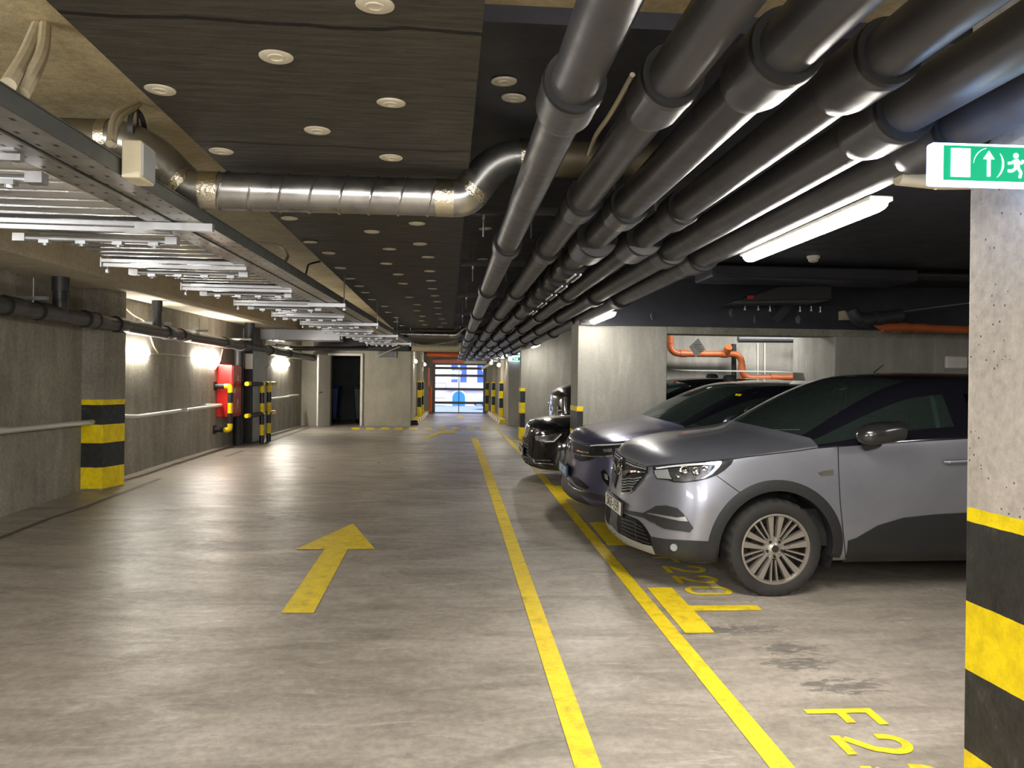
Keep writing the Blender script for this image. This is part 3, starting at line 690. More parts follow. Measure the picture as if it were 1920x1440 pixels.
# red hose cabinet
C = onwall(435, 733, .27); zt, zb = onwall(435, 684, .27).z, onwall(435, 782, .27).z
Wd = .55; A = [C, C + WD * Wd, C + WD * Wd - WN * .27, C - WN * .27]
t = thing('hose_cabinet', 'red fire hose cabinet on the left wall behind a striped guard pipe', 'cabinet', (C.x, C.y, zb))
mb = MB(); mb.prism([(p.x, p.y) for p in A], zb, zt); mb.build('cabinet_body', M['red'], t, bevel=.008)
mb = MB(); A2 = [C + WD * .02 + WN * .014, C + WD * (Wd - .02) + WN * .014, C + WD * (Wd - .02), C + WD * .02]
mb.prism([(p.x, p.y) for p in A2], zb + .02, zt - .02); dr_ = mb.build('cabinet_door', M['red_dark'], t, bevel=.004)
mb = MB(); q = C + WD * .06 + WN * .016; mb.box((q.x, q.y - .015, zb + .42), (q.x + .02, q.y + .015, zb + .50)); mb.build('door_latch', M['galv'], dr_)
mb = MB()
def wq(u, z): p = C + WD * u + WN * .0155; return Vector((p.x, p.y, z))
for u0, z0, w, h in ((.24, zb + .64, .07, .02), (.24, zb + .66, .02, .09), (.29, zb + .66, .02, .06), (.26, zb + .57, .05, .03), (.24, zb + .17, .08, .012), (.25, zb + .2, .02, .11), (.28, zb + .2, .02, .11), (.31, zb + .22, .012, .07)):
    mb.flat([wq(u0, z0), wq(u0 + w, z0), wq(u0 + w, z0 + h), wq(u0, z0 + h)])
mb.build('hose_symbols', M['mark_white'], dr_, label='faded white fire hose symbols')
# U-shaped guard pipe
t = thing('guard_pipe', 'U-shaped yellow and black guard pipe bolted to the wall before the red cabinet', 'guard pipe', onwall(403, 760, 0))
p0 = onwall(403, 724, .0); p3 = onwall(403, 805.5, .0); p3.x, p3.y = p0.x, p0.y
out = .27; r = .043
A = p0 + WN * (out - .10); B = p0 + WN * out; D = p3 + WN * out; E = p3 + WN * (out - .10)
el1 = bend([A, B, B - Vector((0, 0, .11))], .1, 6); el2 = bend([D + Vector((0, 0, .11)), D, E], .1, 6)
zt_, zb_ = B.z - .11, D.z + .11; s = (zt_ - zb_) / 3
mb = MB(); mb.tube([p0, A], r, 14, 1); mb.tube(el1, r * 1.05, 14, 0); mb.tube(el2, r * 1.05, 14, 0); mb.tube([E, p3], r, 14, 1)
for k, m in enumerate((1, 0, 1)): mb.tube([(B.x, B.y, zt_ - s * k), (B.x, B.y, zt_ - s * (k + 1))], r, 14, m)
mb.build('pipe_run', [M['yellow'], M['blackp']], t)
for q in (p0, p3):
    mb = MB(); mb.bar(q, q + WN * .012, .15, .15); mb.build('wall_flange', M['blackp'], t)
# black stand pipe and grey cabinet
q = fl(446, 835)
mb = MB(); mb.tube([(q.x, q.y, zf(q.y)), (q.x, q.y, 2.33)], .085, 20); mb.tube([(q.x, q.y, 2.2), (q.x, q.y, 2.3)], .1, 20)
tag(mb.build('stand_pipe', M['blackp']), 'black vertical pipe on the floor between the red and the grey cabinet', 'pipe')
C = fl(472, 832); mb = MB(); dd = (CAM0 - CAM0)
e = ray(497, 760); n_ = WN; tt = (Vector((C.x, C.y, 0)) - CAM0).dot(n_) / e.dot(n_); E_ = CAM0 + e * tt
dep = (Vector((C.x, C.y, 0)) - wallpt(C.y, .02, 0)).dot(WN)
A = [C, Vector((E_.x, E_.y, 0)), Vector((E_.x, E_.y, 0)) - WN * dep, Vector((C.x, C.y, 0)) - WN * dep]
t = thing('metal_cabinet', 'tall grey sheet-metal cabinet with a white notice, behind the red cabinet', 'cabinet', (C.x, C.y, zf(C.y)))
mb = MB(); mb.prism([(p.x, p.y) for p in A], zf(C.y), 2.26); mb.build('cabinet_body', M['steel_dark'], t, bevel=.006)
mb = MB(); a, b = Vector((A[0].x, A[0].y, 0)), Vector((A[1].x, A[1].y, 0)); l = (b - a)
for k in range(2):
    z0, z1 = ((zf(C.y) + .03, 1.62), (1.64, 2.23))[k]
    mb = MB(); s0, s1 = a + l * .03, a + l * .97; mb.prism([(p.x, p.y) for p in (s0, s1, s1 + WN * .012, s0 + WN * .012)], z0, z1); mb.build('cabinet_door', M['steel_cab'], t, bevel=.003)
pn = P(460, 663, Y=C.y - .012); pm = P(474, 692, Y=C.y - .012)
mb = MB(); mb.flat([pn, Vector((pm.x, pn.y, pn.z)), pm, Vector((pn.x, pn.y, pm.z))]); mb.build('paper_notice', M['paper'], t)
# striped post-and-rail guard
q1, q2 = fl(490.5, 831), fl(503.5, 827)
t = thing('post_guard', 'yellow and black striped post and rail guard in front of the grey cabinet', 'guard rail', q1)
zt1 = P(490, 719, Y=q1.y).z
for q in (q1, q2):
    mb = MB(); mb.tube([(q.x, q.y, zf(q.y)), (q.x, q.y, zt1 + .03)], .045, 14); off = Vector((q.x, q.y, zf(q.y))); mb.v = [tuple(Vector(v) - off) for v in mb.v]
    o = mb.build('post', M['stripe_s']); o.parent = t; o.location = off - Vector(t.location)
dirp = (q2 - q1).normalized()
for py in (719.5, 776):
    z = P(490, py, Y=q1.y).z; a0 = q1 - WD * .95 + WN * 0; b0 = q2 + dirp * .42
    mb = MB(); N = 12
    for k in range(N):
        u, v = k / N, (k + 1) / N; A_, B_ = Vector((a0.x, a0.y, z)), Vector((b0.x, b0.y, z))
        mb.tube([A_.lerp(B_, u), A_.lerp(B_, v)], .04, 12, (0 if k in (0, 6, 8, 10, 11) else 1))
    mb.build('rail', [M['yellow'], M['blackp']], t)
# rectangular duct and dark bundle at the far end of the left wall
a, b = P(480, 617, Y=17.2), P(640, 640, Y=17.2)
t = thing('rectangular_duct', 'short galvanised rectangular duct below the soffit at the far left', 'duct', (a.x, 17.2, b.z))
mb = MB(); mb.box((a.x, 17.0, b.z), (b.x, 17.5, a.z)); mb.build('duct_body', M['galv'], t, bevel=.01)
for px in (512, 524, 534):
    x = P(px, 630, Y=17.0).x; mb = MB(); mb.box((x - .02, 16.985, b.z - .015), (x + .02, 17.515, a.z + .015)); mb.build('duct_flange', M['galv'], t)
mb = MB(); mb.lathe([(0, -.12), (.28, -.12), (.28, .12), (0, .12)], (a.x - .05, 17.25, b.z + .02), 'Y', 24); mb.build('duct_bend', M['cable'], t)
mb = MB(); a, b = P(590, 646, Y=20.3), P(768, 658.5, Y=20.3); mb.box((a.x, 20.15, b.z), (b.x, 20.55, a.z + .25)); tag(mb.build('black_duct', M['sheet_black'], bevel=.02), 'black wrapped duct along the top of the far wall above the doorway', 'duct')
for i, (pts, lb) in enumerate((([(478, 640), (540, 650), (600, 652), (690, 652)], 'black cable sagging from the wall pipe across to the doorway'), ([(500, 645), (560, 656), (620, 654), (740, 646)], 'second black cable drooping below the first over the doorway'))):
    mb = MB(); mb.tube(bend([P(x, y, Y=18.2 + i * .3) for x, y in pts], .5), .03, 8); tag(mb.build('hanging_cable', M['cable_dark']), lb, 'cable')
mb = MB(); mb.tube(bend([P(705, 670, Y=19.8), P(725, 660, Y=19.8), P(750, 650, Y=19.8)], .3), .012, 6); tag(mb.build('hanging_cable', M['cable']), 'pale cable rising across the vent grille to the trays', 'cable')
mb = MB(); mb.tube(bend([P(775, 644, Y=18.6), P(800, 649, Y=18.6), P(835, 643, Y=18.6), P(880, 633, Y=18.6)], .4), .011, 6); tag(mb.build('hanging_cable', M['cable']), 'pale cable sagging under the far end of the ceiling board', 'cable')
# bins in the dark store room
def wheelie(name, label, px0, px1, Y, mat, top=722):
    a = P(px0, 790, Y=Y); b = P(px1, 790, Y=Y); z0 = zf(Y); zt = P(px0, top, Y=Y).z; w = b.x - a.x
    t = thing(name, label, 'bin', (a.x, Y, z0), 'waste bins in the store room')
    mb = MB(); k = .06; vs = [(a.x + k, Y + k, z0 + .1), (b.x - k, Y + k, z0 + .1), (b.x - k, Y + .5, z0 + .1), (a.x + k, Y + .5, z0 + .1), (a.x, Y, zt - .08), (b.x, Y, zt - .08), (b.x, Y + .55, zt - .08), (a.x, Y + .55, zt - .08)]
    mb.add(vs, [(0,3,2,1),(4,5,6,7),(0,1,5,4),(1,2,6,5),(2,3,7,6),(3,0,4,7)]); mb.build('bin_body', M[mat], t, bevel=.02)
    mb = MB(); mb.box((a.x - .02, Y - .03, zt - .08), (b.x + .02, Y + .55, zt - .03)); mb.box((a.x, Y + .5, zt - .05), (b.x, Y + .6, zt)); mb.build('bin_lid', M[mat], t, bevel=.02)
    for x in (a.x + .05, b.x - .05):
        mb = MB(); mb.lathe([(0, -.025), (.1, -.025), (.1, .025), (0, .025)], (x, Y + .45, z0 + .1), 'X', 16); mb.build('wheel', M['rubber'], t)
wheelie('waste_bin', 'blue wheeled waste bin just inside the dark store doorway', 619, 634, 21.7, 'bin_blue')
wheelie('waste_bin', 'olive wheeled waste bin half hidden by the open white door', 606, 619, 21.6, 'bin_yellow', 724)
wheelie('waste_bin', 'dark green wheeled waste bin on the right inside the store doorway', 662, 678, 21.6, 'bin_green')
# ================================================================== exit lane and street
def curb(label, A, B, n, w=.22, h=.12, first=0):
    n *= 4
    A, B = Vector(A), Vector(B); t = thing('lane_kerb', label, 'kerb', A, 'striped kerbs of the exit lane')
    mb = MB(); d = (B - A) / n; r = Vector((1, 0, 0)) * w / 2
    for k in range(n):
        p, q = A + d * k, A + d * (k + 1); ch = Vector((.03, 0, 0)); u = Vector((0, 0, h))
        mb.add([p - r, p + r, p + r - ch + u, p - r + ch + u, q - r, q + r, q + r - ch + u, q - r + ch + u], [(0,1,2,3),(7,6,5,4),(0,4,5,1),(1,5,6,2),(2,6,7,3),(3,7,4,0)], 1 if k % 4 == (0 if first else 3) else 0)
    mb.build('kerb_body', [M['yellow'], M['blackp']], t)
curb('yellow and black kerb along the left side of the exit lane', fl(776, 797), fl(802, 772), 9, first=1)
curb('yellow and black kerb along the right side of the exit lane', fl(943, 795), fl(914, 772), 9)
def glass(name, tint, haze=0, rough=.02):
    t = NT(name); nt = t.t; tr = t.n.new('ShaderNodeBsdfTransparent'); tr.inputs[0].default_value = lin(tint)
    gl_ = t.n.new('ShaderNodeBsdfGlossy'); gl_.inputs['Roughness'].default_value = rough; gl_.inputs['Color'].default_value = (.9, .95, 1, 1)
    fr = t.n.new('ShaderNodeFresnel'); fr.inputs[0].default_value = 1.45
    mx = t.n.new('ShaderNodeMixShader'); nt.links.new(fr.outputs[0], mx.inputs[0]); base = tr.outputs[0]
    if haze:
        df = t.n.new('ShaderNodeBsdfDiffuse'); df.inputs[0].default_value = lin((150, 176, 166)); mh = t.n.new('ShaderNodeMixShader'); mh.inputs[0].default_value = haze
        nt.links.new(tr.outputs[0], mh.inputs[1]); nt.links.new(df.outputs[0], mh.inputs[2]); base = mh.outputs[0]
    nt.links.new(base, mx.inputs[1]); nt.links.new(gl_.outputs[0], mx.inputs[2]); nt.links.new(mx.outputs[0], t.out.inputs[0])
    return t.m
M['pane'] = glass('gate_glass', (236, 240, 250))
M['gate'] = plain('gate_frame_grey', (104, 104, 108), .5, .3)
t = thing('roller_gate', 'glazed grey sectional garage door at the end of the exit lane', 'gate', (gl, YG, zf(YG)))
gz = lambda py: P(860, py, Y=YG).z
rows_ = [683, 690.5, 704.3, 729.6, 755.2, 775.5]
mb = MB(); zb = zf(YG)
mb.box((gl - .03, YG - .06, zb), (gl + .06, YG, gz(683) + .1)); mb.box((gr - .06, YG - .06, zb), (gr + .03, YG, gz(683) + .1)); mb.build('gate_jambs', M['gate'], t)
for i, py in enumerate(rows_):
    h = .045 if 0 < i < 5 else .035
    if i == 5: h = .02
    mb = MB(); z = max(gz(py), zb + .02); mb.box((gl + .05, YG - .045, z - h), (gr - .05, YG, z + h)); mb.build('gate_rail', M['gate'], t)
gm = P(860.5, 730, Y=YG).x
mb = MB(); mb.box((gm - .015, YG - .03, zb), (gm + .015, YG, gz(690))); mb.build('gate_mullion', M['gate'], t)
for i in range(5):
    for x0, x1 in ((gl + .06, gm - .015), (gm + .015, gr - .06)):
        mb = MB(); z0, z1 = max(gz(rows_[i + 1]), zb) + .02, gz(rows_[i]) - .02; mb.flat([(x0, YG - .012, z0), (x1, YG - .012, z0), (x1, YG - .012, z1), (x0, YG - .012, z1)]); mb.build('gate_pane', M['pane'], t)
mb = MB(); a, b = P(811, 677, Y=28.6), P(869, 677, Y=28.6); mb.tube([a, b], .085, 14); tag(mb.build('salmon_pipe', M['pink']), 'salmon pink pipe above the garage door', 'pipe')
mb = MB(); b2 = P(868, 679, Y=28.7); c2 = P(912, 679, Y=28.7); mb.box((b2.x, 28.65, b2.z - .05), (c2.x, 28.75, b2.z + .05)); tag(mb.build('gate_track_beam', M['white']), 'white track beam right of the salmon pipe above the garage door', 'beam')
mb = MB(); a, b = P(800, 664.5, Y=24.5), P(862, 664.5, Y=24.5); mb.tube(bend([a, b, b + Vector((.1, .1, .2))], .1), .065, 12); tag(mb.build('orange_pipe', M['orange2']), 'orange pipe crossing high over the exit lane', 'pipe')
for i, (px, y0, y1, mt) in enumerate(((807.5, 725, 772, 'orange2'), (803.5, 690, 724, 'pink'))):
    mb = MB(); a = P(px, y1, Y=28.4); b = P(px, y0, Y=28.4); a.z = max(a.z, zf(28.4)); mb.tube([a, b], .05, 10); tag(mb.build('upright_pipe', M[mt]), ['bright orange upright pipe left of the garage door', 'salmon upright pipe above the orange one left of the garage door'][i], 'pipe')
mb = MB(); mb.tube(bend([P(905, 690, Y=27.5), P(915, 685, Y=27), P(925, 676, Y=26.5), P(935, 676, Y=26)], .2), .05, 8); tag(mb.build('white_bracket', M['white']), 'white door motor bracket at the top right of the garage door', 'bracket')
# far lamps of the lane
for i, (px, py, Y, X0) in enumerate(((780, 677, 22.3, None), (797, 683, 26.5, None), (921, 680, 25.5, None), (935, 684, 23.4, None), (943, 668, 22.6, None))):
    q = P(px, py, Y=Y); q2 = Vector((q.x, Y + .5, q.z))
    lamp(['small round-looking lamp at the left lane corner', 'lamp at the far left of the exit lane beside the garage door', 'lamp at the far right of the exit lane beside the garage door', 'lamp on the right lane pier with striped foot', 'lamp just left of the stacked green exit signs'][i], q, q2, .10, .08, 'lane lamps near the garage door', (-1 if px < 850 else 1, 0, 0), 'lamp_lane')
# street
mb = MB(); mb.box((-14, YG + .3, .2), (16, 40, zf(30) - .01)); struct(mb, 'street', plain('asphalt', (120, 128, 150), .8, 0, .1, 2))
YH = 38.5
def hp(px, py): return P(px, py, Y=YH)
t = thing('street_house', 'pale pink house front with a blue arched door, seen through the garage door', 'building', (0, YH, zf(30)))
mb = MB(); mb.box((-13, YH, .4), (15, YH + .5, 11)); mb.build('house_wall', plain('pink_render', (222, 206, 214), .8, 0, .06, 2), t)
mb = MB(); a, b = hp(760, 756), hp(836, 690)
for k in range(14): mb.box((a.x, YH - .06, .56 + k * .36), (b.x, YH, .56 + k * .36 + .33))
mb.build('rusticated_corner', M['white'], t)
mb = MB(); a, b = hp(837, 728.5), hp(1020, 719); mb.box((a.x, YH - .18, a.z), (b.x, YH, b.z)); mb.build('string_course', plain('pale_course', (206, 200, 216), .8), t)
M['winblue'] = plain('window_glass', (70, 92, 150), .15, 0, .2, 3); M['doorblue'] = plain('blue_door', (44, 122, 176), .5)
for px0, px1 in ((846, 875), (894.5, 922)):
    a, b = hp(px0, 718), hp(px1, 690); mb = MB(); mb.box((a.x - .18, YH - .1, a.z - .1), (b.x + .18, YH - .02, b.z + 1)); w_ = mb.build('window_surround', M['white'], t)
    mb = MB(); mb.box((a.x, YH - .12, a.z), (b.x, YH - .1, b.z + .85)); m_ = mb.build('window_glass', M['winblue'], t)
    mb = MB(); x = (a.x + b.x) / 2; mb.box((x - .05, YH - .135, a.z), (x + .05, YH - .12, b.z + .85)); mb.box((a.x, YH - .135, (a.z + b.z) / 2 - .03), (b.x, YH - .12, (a.z + b.z) / 2 + .03)); mb.build('window_bars', M['white'], m_)
a, b = hp(848, 764), hp(872, 734); xc = (a.x + b.x) / 2; rr = (b.x - a.x) / 2
for nm, k, y, mt in (('door_surround', 1.3, .06, 'white'), ('arched_door', 1.0, .09, 'doorblue')):
    R_ = rr * k; zc = b.z - rr; pts = [(xc - R_, YH - y, .5), (xc + R_, YH - y, .5)] + [(xc + R_ * math.cos(q), YH - y, zc + R_ * math.sin(q)) for q in [PI * j / 14 for j in range(15)]]
    mb = MB(); mb.flat(pts); mb.build(nm, M[mt], t)
# ================================================================== exit signs
M['sign_green'] = emit('sign_green', (0, 138, 98), .30); M['sign_white'] = emit('sign_white', (236, 246, 255), 1.6); M['sign_glow'] = emit('sign_edge', (150, 190, 255), 2.6)
M['sign_far'] = emit('far_sign_edge', (190, 215, 255), 1.1)
def exit_sign(label, loc, w, h, rz=0, full=True, d=.035):
    t = thing('exit_sign', label, 'sign', loc, None, (0, 0, rz)); o = Vector(loc)
    def mk(mb, name, mat, par=None, **k):
        mb.v = [tuple(Vector(v) + o) for v in mb.v]; return mb.build(name, M[mat], par or t, **k)
    mb = MB(); mb.box((0, 0, 0), (w, d, h)); mk(mb, 'sign_body', 'sign_glow' if loc[1] < 5 else 'sign_far', bevel=.008)
    mb = MB(); mb.box((.012, -.003, .008), (w - .012, 0, h - .008)); pl = mk(mb, 'sign_face', 'sign_white')
    y = -.0045; s = h / .123; x0 = .03 * s
    mb = MB(); mb.box((x0, y, .0115 * s), (w - x0, y + .001, h - .0105 * s)); mk(mb, 'green_field', 'sign_green', pl)
    y -= .001; mb = MB()
    def rect(a, b, c, d_): mb.flat([(a, y, c), (b, y, c), (b, y, d_), (a, y, d_)])
    rect(x0 + .022 * s, x0 + .080 * s, .022 * s, h - .019 * s)
    cx, cz = x0 + .136 * s, h * .5
    rect(cx - .005 * s, cx + .005 * s, cz - .036 * s, cz + .018 * s)
    mb.flat([(cx - .017 * s, y, cz + .014 * s), (cx + .017 * s, y, cz + .014 * s), (cx, y, cz + .038 * s)])
    def ring(a0, a1, r, w0, w1):
        for k in range(10):
            u, v = a0 + (a1 - a0) * k / 10, a0 + (a1 - a0) * (k + 1) / 10; wu = w0 + (w1 - w0) * math.sin(PI * k / 10); wv = w0 + (w1 - w0) * math.sin(PI * (k + 1) / 10)
            mb.flat([(cx + (r - wu) * math.cos(u), y, cz + (r - wu) * math.sin(u)), (cx + r * math.cos(u), y, cz + r * math.sin(u)), (cx + r * math.cos(v), y, cz + r * math.sin(v)), (cx + (r - wv) * math.cos(v), y, cz + (r - wv) * math.sin(v))])
    ring(-1.0, .75, .046 * s, .0005 * s, .0055 * s); ring(1.75, 3.1, .046 * s, .0004 * s, .0016 * s)
    mk(mb, 'arrow_symbol', 'sign_white', pl); mb = MB()
    # running figure
    fx, fz = x0 + .218 * s, cz; 
    for k in range(12):
        a_, b_ = 2 * PI * k / 12, 2 * PI * (k + 1) / 12; mb.flat([(fx, y, fz + .026 * s), (fx + .008 * s * math.cos(a_), y, fz + (.026 + .008 * math.sin(a_)) * s), (fx + .008 * s * math.cos(b_), y, fz + (.026 + .008 * math.sin(b_)) * s)])
    def limb(pts, w_):
        for (a_, b_) in zip(pts, pts[1:]):
            A_, B_ = Vector((fx + a_[0] * s, y, fz + a_[1] * s)), Vector((fx + b_[0] * s, y, fz + b_[1] * s)); r = (B_ - A_).normalized().cross(Vector((0, 1, 0))) * w_ * s / 2
            mb.flat([A_ - r, A_ + r, B_ + r, B_ - r])
    limb([(0, .015), (.004, -.008)], .016); limb([(0, .012), (-.016, .004), (-.024, .004)], .007); limb([(.002, .012), (.018, .004), (.022, .014)], .007); limb([(.004, -.006), (.016, -.022), (.012, -.038)], .008); limb([(.004, -.006), (-.010, -.018), (-.024, -.018)], .008)
    mk(mb, 'running_figure', 'sign_white', pl)
    return t
q = P(1748, 345, Y=2.12)
sg = exit_sign('lit green exit sign with arrow and running figure on the nearest pillar', (q.x, 2.12, q.z), 1.725 - q.x, .118, rad(-.8))
mb = MB(); q = P(1684, 320, Y=2.75); q2 = P(1755, 338, Y=2.75); mb.tube([q + Vector((0, 0, -.02)), q2 + Vector((0, 0, .0))], .032, 16); mb.tube([q2, q2 + Vector((.12, -.02, 0))], .034, 16); tag(mb.build('end_capped_tube', M['cable']), 'pale grey tube end behind the near exit sign', 'tube')
q = P(949, 667.5, Y=21.2); exit_sign('upper of two lit green exit signs stacked on the far lane pier', (q.x, 21.2, q.z), .43, .17)
q = P(953, 677, Y=21.2); exit_sign('lower of two lit green exit signs stacked on the far lane pier', (q.x, 21.2, q.z), .35, .115)
# ================================================================== parking side
YO = 12.0
def opipe(name, label, px, r=.049, Y=YO, mat='orange', joints=(), rr=.16):
    t = thing(name, label, 'pipe', P(*px[0], Y=Y)); pts = [P(x, y, Y=Y) for x, y in px]; mb = MB(); mb.tube(bend(pts, rr, 6), r, 18); mb.build('pipe_run', M[mat], t)
    for x, y, ax in joints:
        q = P(x, y, Y=Y); d = Vector((1, 0, 0)) if ax == 'x' else Vector((0, 0, 1)); mb = MB(); mb.tube([q - d * .05, q + d * .05], r * 1.16, 18); mb.build('pipe_socket', M[mat], t)
    return t
opipe('orange_pipe', 'orange drain pipe stepping down under the beam beside the tall grey pillar', [(1256, 620), (1256, 663), (1391, 664), (1391, 709), (1445, 708.5), (1600, 706)], joints=((1256, 638, 'z'), (1281, 663, 'x'), (1358, 664, 'x'), (1391, 690, 'z'), (1450, 708, 'x'), (1500, 707, 'x')))
opipe('black_pipe', 'black vertical pipe behind the orange drain pipe elbow', [(1376, 645), (1376, 790)], .038, YO + .15, 'blackp')
mb = MB(); q = P(1364, 657, Y=YO - .06); mb.tube([q + Vector((0, .05, -.04)), q + Vector((0, -.05, .05))], .058, 16); tag(mb.build('pipe_stub', M['orange']), 'short orange branch stub on the orange drain pipe', 'pipe')
for i, px in enumerate((1421, 1434)):
    mb = MB(); mb.tube([P(px, 643, Y=12.28), P(px, 760, Y=12.28)], .012, 8); tag(mb.build('wall_conduit', M['white']), ['left one of two thin white conduits on the wall above the orange pipe', 'right one of two thin white conduits on the wall above the orange pipe'][i], 'conduit')
opipe('wrapped_duct', 'dark wrapped duct below the beam over the orange pipes', [(1384, 636), (1540, 637)], .05, 11.6, 'pipe2')
opipe('orange_pipe', 'short rusty orange pipe behind the dark wrapped duct', [(1492, 633), (1542, 635)], .04, 11.85, 'orange')
mb = MB(); c = P(1308, 652, Y=10.4); r = .115
mb.flat([c + Vector((-r, 0, .01)), c + Vector((-.02, .01, -r * 1.1)), c + Vector((r, .02, -.02)), c + Vector((.01, .01, r * 1.1))])
nt_ = mb.build('paper_tag', M['paper'], fix=False); tag(nt_, 'white paper tag hanging diamond-wise under the beam by the orange pipe', 'paper tag')
mb = MB()
for k, (a, b) in enumerate(((-.05, .05), (-.06, .03), (-.04, .05), (-.03, .04))):
    z = .045 - k * .03; mb.flat([c + Vector((a + k * .01, -.004, z)), c + Vector((b + k * .01, -.004, z)), c + Vector((b + k * .01, -.004, z - .008)), c + Vector((a + k * .01, -.004, z - .008))])
mb.build('printed_lines', M['print'], nt_, fix=False)
opipe('orange_pipe', 'orange drain pipe in front of the black beam at the right, beside the near pillar', [(1642, 604), (1655, 613), (1700, 614), (1900, 622)], .048, 8.9, 'orange', ((1662, 614, 'x'), (1694, 614, 'x'), (1726, 615, 'x')))
opipe('black_pipe', 'black wrapped pipe elbow above the orange pipe at the right', [(1597, 580), (1606, 600), (1640, 598), (1690, 590)], .07, 8.8, 'pipe2', ((1622, 600, 'x'), (1645, 597, 'x')))
mb = MB(); a, b = P(1578, 583, Y=9.4), P(1592, 600, Y=9.4); mb.box((a.x, 9.38, b.z), (b.x, 9.479, a.z)); tag(mb.build('white_box', M['cable']), 'small pale box beside the black pipe elbow on the beam', 'box')
a, b = P(1772, 691, Y=9.51), P(1810, 668, Y=9.51); mb = MB(); mb.box((a.x, 9.48, a.z), (b.x + .02, 9.538, b.z)); tag(mb.build('foam_patch', M['white'], bevel=.02), 'white foam board patch at the top of the grey wall beside the near pillar', 'board')
mb = MB(); a, b = P(1330, 521, Y=8.0), P(1712, 496, Y=8.0); mb.box((a.x, 7.9, a.z), (b.x, 8.5, 2.92)); tag(mb.build('black_duct', M['sheet_black'], bevel=.02), 'wide black duct crossing under the ceiling over the parked cars', 'duct')
mb = MB(); a2, b2 = P(1712, 519, Y=8.05), P(1900, 500, Y=8.05); mb.box((b.x + .002, 8.0, a2.z), (7.0, 8.3, 2.9)); tag(mb.build('black_duct', M['pipe2'], bevel=.02), 'narrower dark duct continuing right of the wide black duct', 'duct')
mb = MB(); a, b = P(1366, 572, Y=8.7), P(1545, 545, Y=8.7); mb.add([(a.x, 8.5, a.z + .02), (b.x, 8.5, a.z + .06), (b.x, 8.5, b.z + .05), (a.x + .5, 8.5, b.z + .02), (a.x, 9.1, a.z + .02), (b.x, 9.1, a.z + .06), (b.x, 9.1, b.z + .05), (a.x + .5, 9.1, b.z + .02)], [(0,1,2,3),(7,6,5,4),(0,4,5,1),(1,5,6,2),(2,6,7,3),(3,7,4,0)]); t = mb.build('black_duct', M['pipe2'], bevel=.02); tag(t, 'low black wrapped duct with a red tag in front of the black beam', 'duct')
mb = MB(); q = P(1407, 557, Y=8.48); mb.flat([q + Vector((-.035, 0, -.02)), q + Vector((.035, 0, -.015)), q + Vector((.035, 0, .02)), q + Vector((-.035, 0, .015))]); mb.build('red_tag', M['red'], t)
q = P(1525, 488, Z=2.90)
t = thing('smoke_detector', 'small white smoke detector on the black ceiling beyond the bright lamp', 'smoke detector', (q.x, q.y, 2.94))
mb = MB(); mb.lathe([(0, 0), (.06, 0), (.06, -.02), (.048, -.03)], (q.x, q.y, 2.94), seg=20); mb.build('detector_base', M['white'], t)
mb = MB(); mb.lathe([(.048, -.03), (.045, -.05), (.025, -.06), (0, -.06)], (q.x, q.y, 2.94), seg=20); mb.build('detector_head', M['lamp_body'], t)
for i, (px, y0, y1) in enumerate(((1660, 458, 496), (1676, 440, 494), (1681, 441, 494))):
    mb = MB(); mb.tube([P(px, y1, Y=7.95), P(px, y0, Y=7.95)], .006, 6); tag(mb.build('hanging_rod', M['galv']), f'thin threaded rod above the wide black duct, {ordinal(i)} from the left', 'rod', 'rods above the black duct')
mb = MB(); mb.tube([P(1684, 585, Y=8.8), P(1830, 566, Y=8.8)], .008, 6); tag(mb.build('ceiling_conduit', M['galv']), 'thin bright conduit slanting under the black ceiling beside the near pillar', 'conduit')
for i, (px, py) in enumerate(((1397, 577), (1422, 577), (1444, 579), (1500, 580), (1521, 579), (1538, 581))):
    q = P(px, py, Y=9.44); mb = MB(); mb.tube([q + Vector((0, 0, -.02)), q + Vector((0, 0, .04))], .012, 8); mb.lathe([(0, -.03), (.02, -.03), (.02, -.015), (0, -.015)], q, 'Z', 8); tag(mb.build('hanging_bolt', M['galv']), f'small bright bolt end at the top of the black beam, {ordinal(i)} from the left', 'bolt', 'bolt ends on the black beam')
mb = MB(); a, b = P(1452, 600, Y=9.35), P(1478, 570, Y=9.35); mb.bar(a, b, .14, .1); tag(mb.build('black_strut', M['pipe2']), 'slanted black wrapped strut in front of the black beam', 'strut')
for i, (p0, p1) in enumerate((((1360, 487), (1500, 484)), ((1500, 512), (1590, 490)))):
    pass
# ================================================================== floor markings
def mark(name, label, cat, polys, group=None, lift=.004):
    mb = MB()
    for poly in polys: mb.flat([(x, y, zf(y) + lift) for x, y in poly])
    o = mb.build(name, M['paint'], fix=False); bm = bmesh.new(); bm.from_mesh(o.data)
    for f in bm.faces:
        if f.normal.z < 0: f.normal_flip()
    bm.to_mesh(o.data); bm.free(); return tag(o, label, cat, group)
def ribbon(name, label, left, right):
    def at(L_, y):
        for (x0, y0), (x1, y1) in zip(L_, L_[1:]):
            if y0 <= y <= y1: return x0 + (x1 - x0) * (y - y0) / (y1 - y0)
    ya, yb = left[0][1], left[-1][1]; ys = [ya + (yb - ya) * i / 40 for i in range(41)]
    return mark(name, label, 'marking', [[(at(left, a), a), (at(right, a), a), (at(right, b), b), (at(left, b), b)] for a, b in zip(ys, ys[1:])])
ribbon('lane_line', 'solid yellow floor line, the inner one along the driving lane', [(.549, .4), (.537, 3.25), (.486, 16.86)], [(.654, .4), (.647, 3.25), (.621, 16.86)])
ribbon('lane_line', 'solid yellow floor line, the outer one beside the parked cars', [(1.37, .4), (1.341, 3.5), (1.226, 13.96), (1.165, 21.3)], [(1.475, .4), (1.447, 3.5), (1.322, 13.96), (1.255, 21.3)])
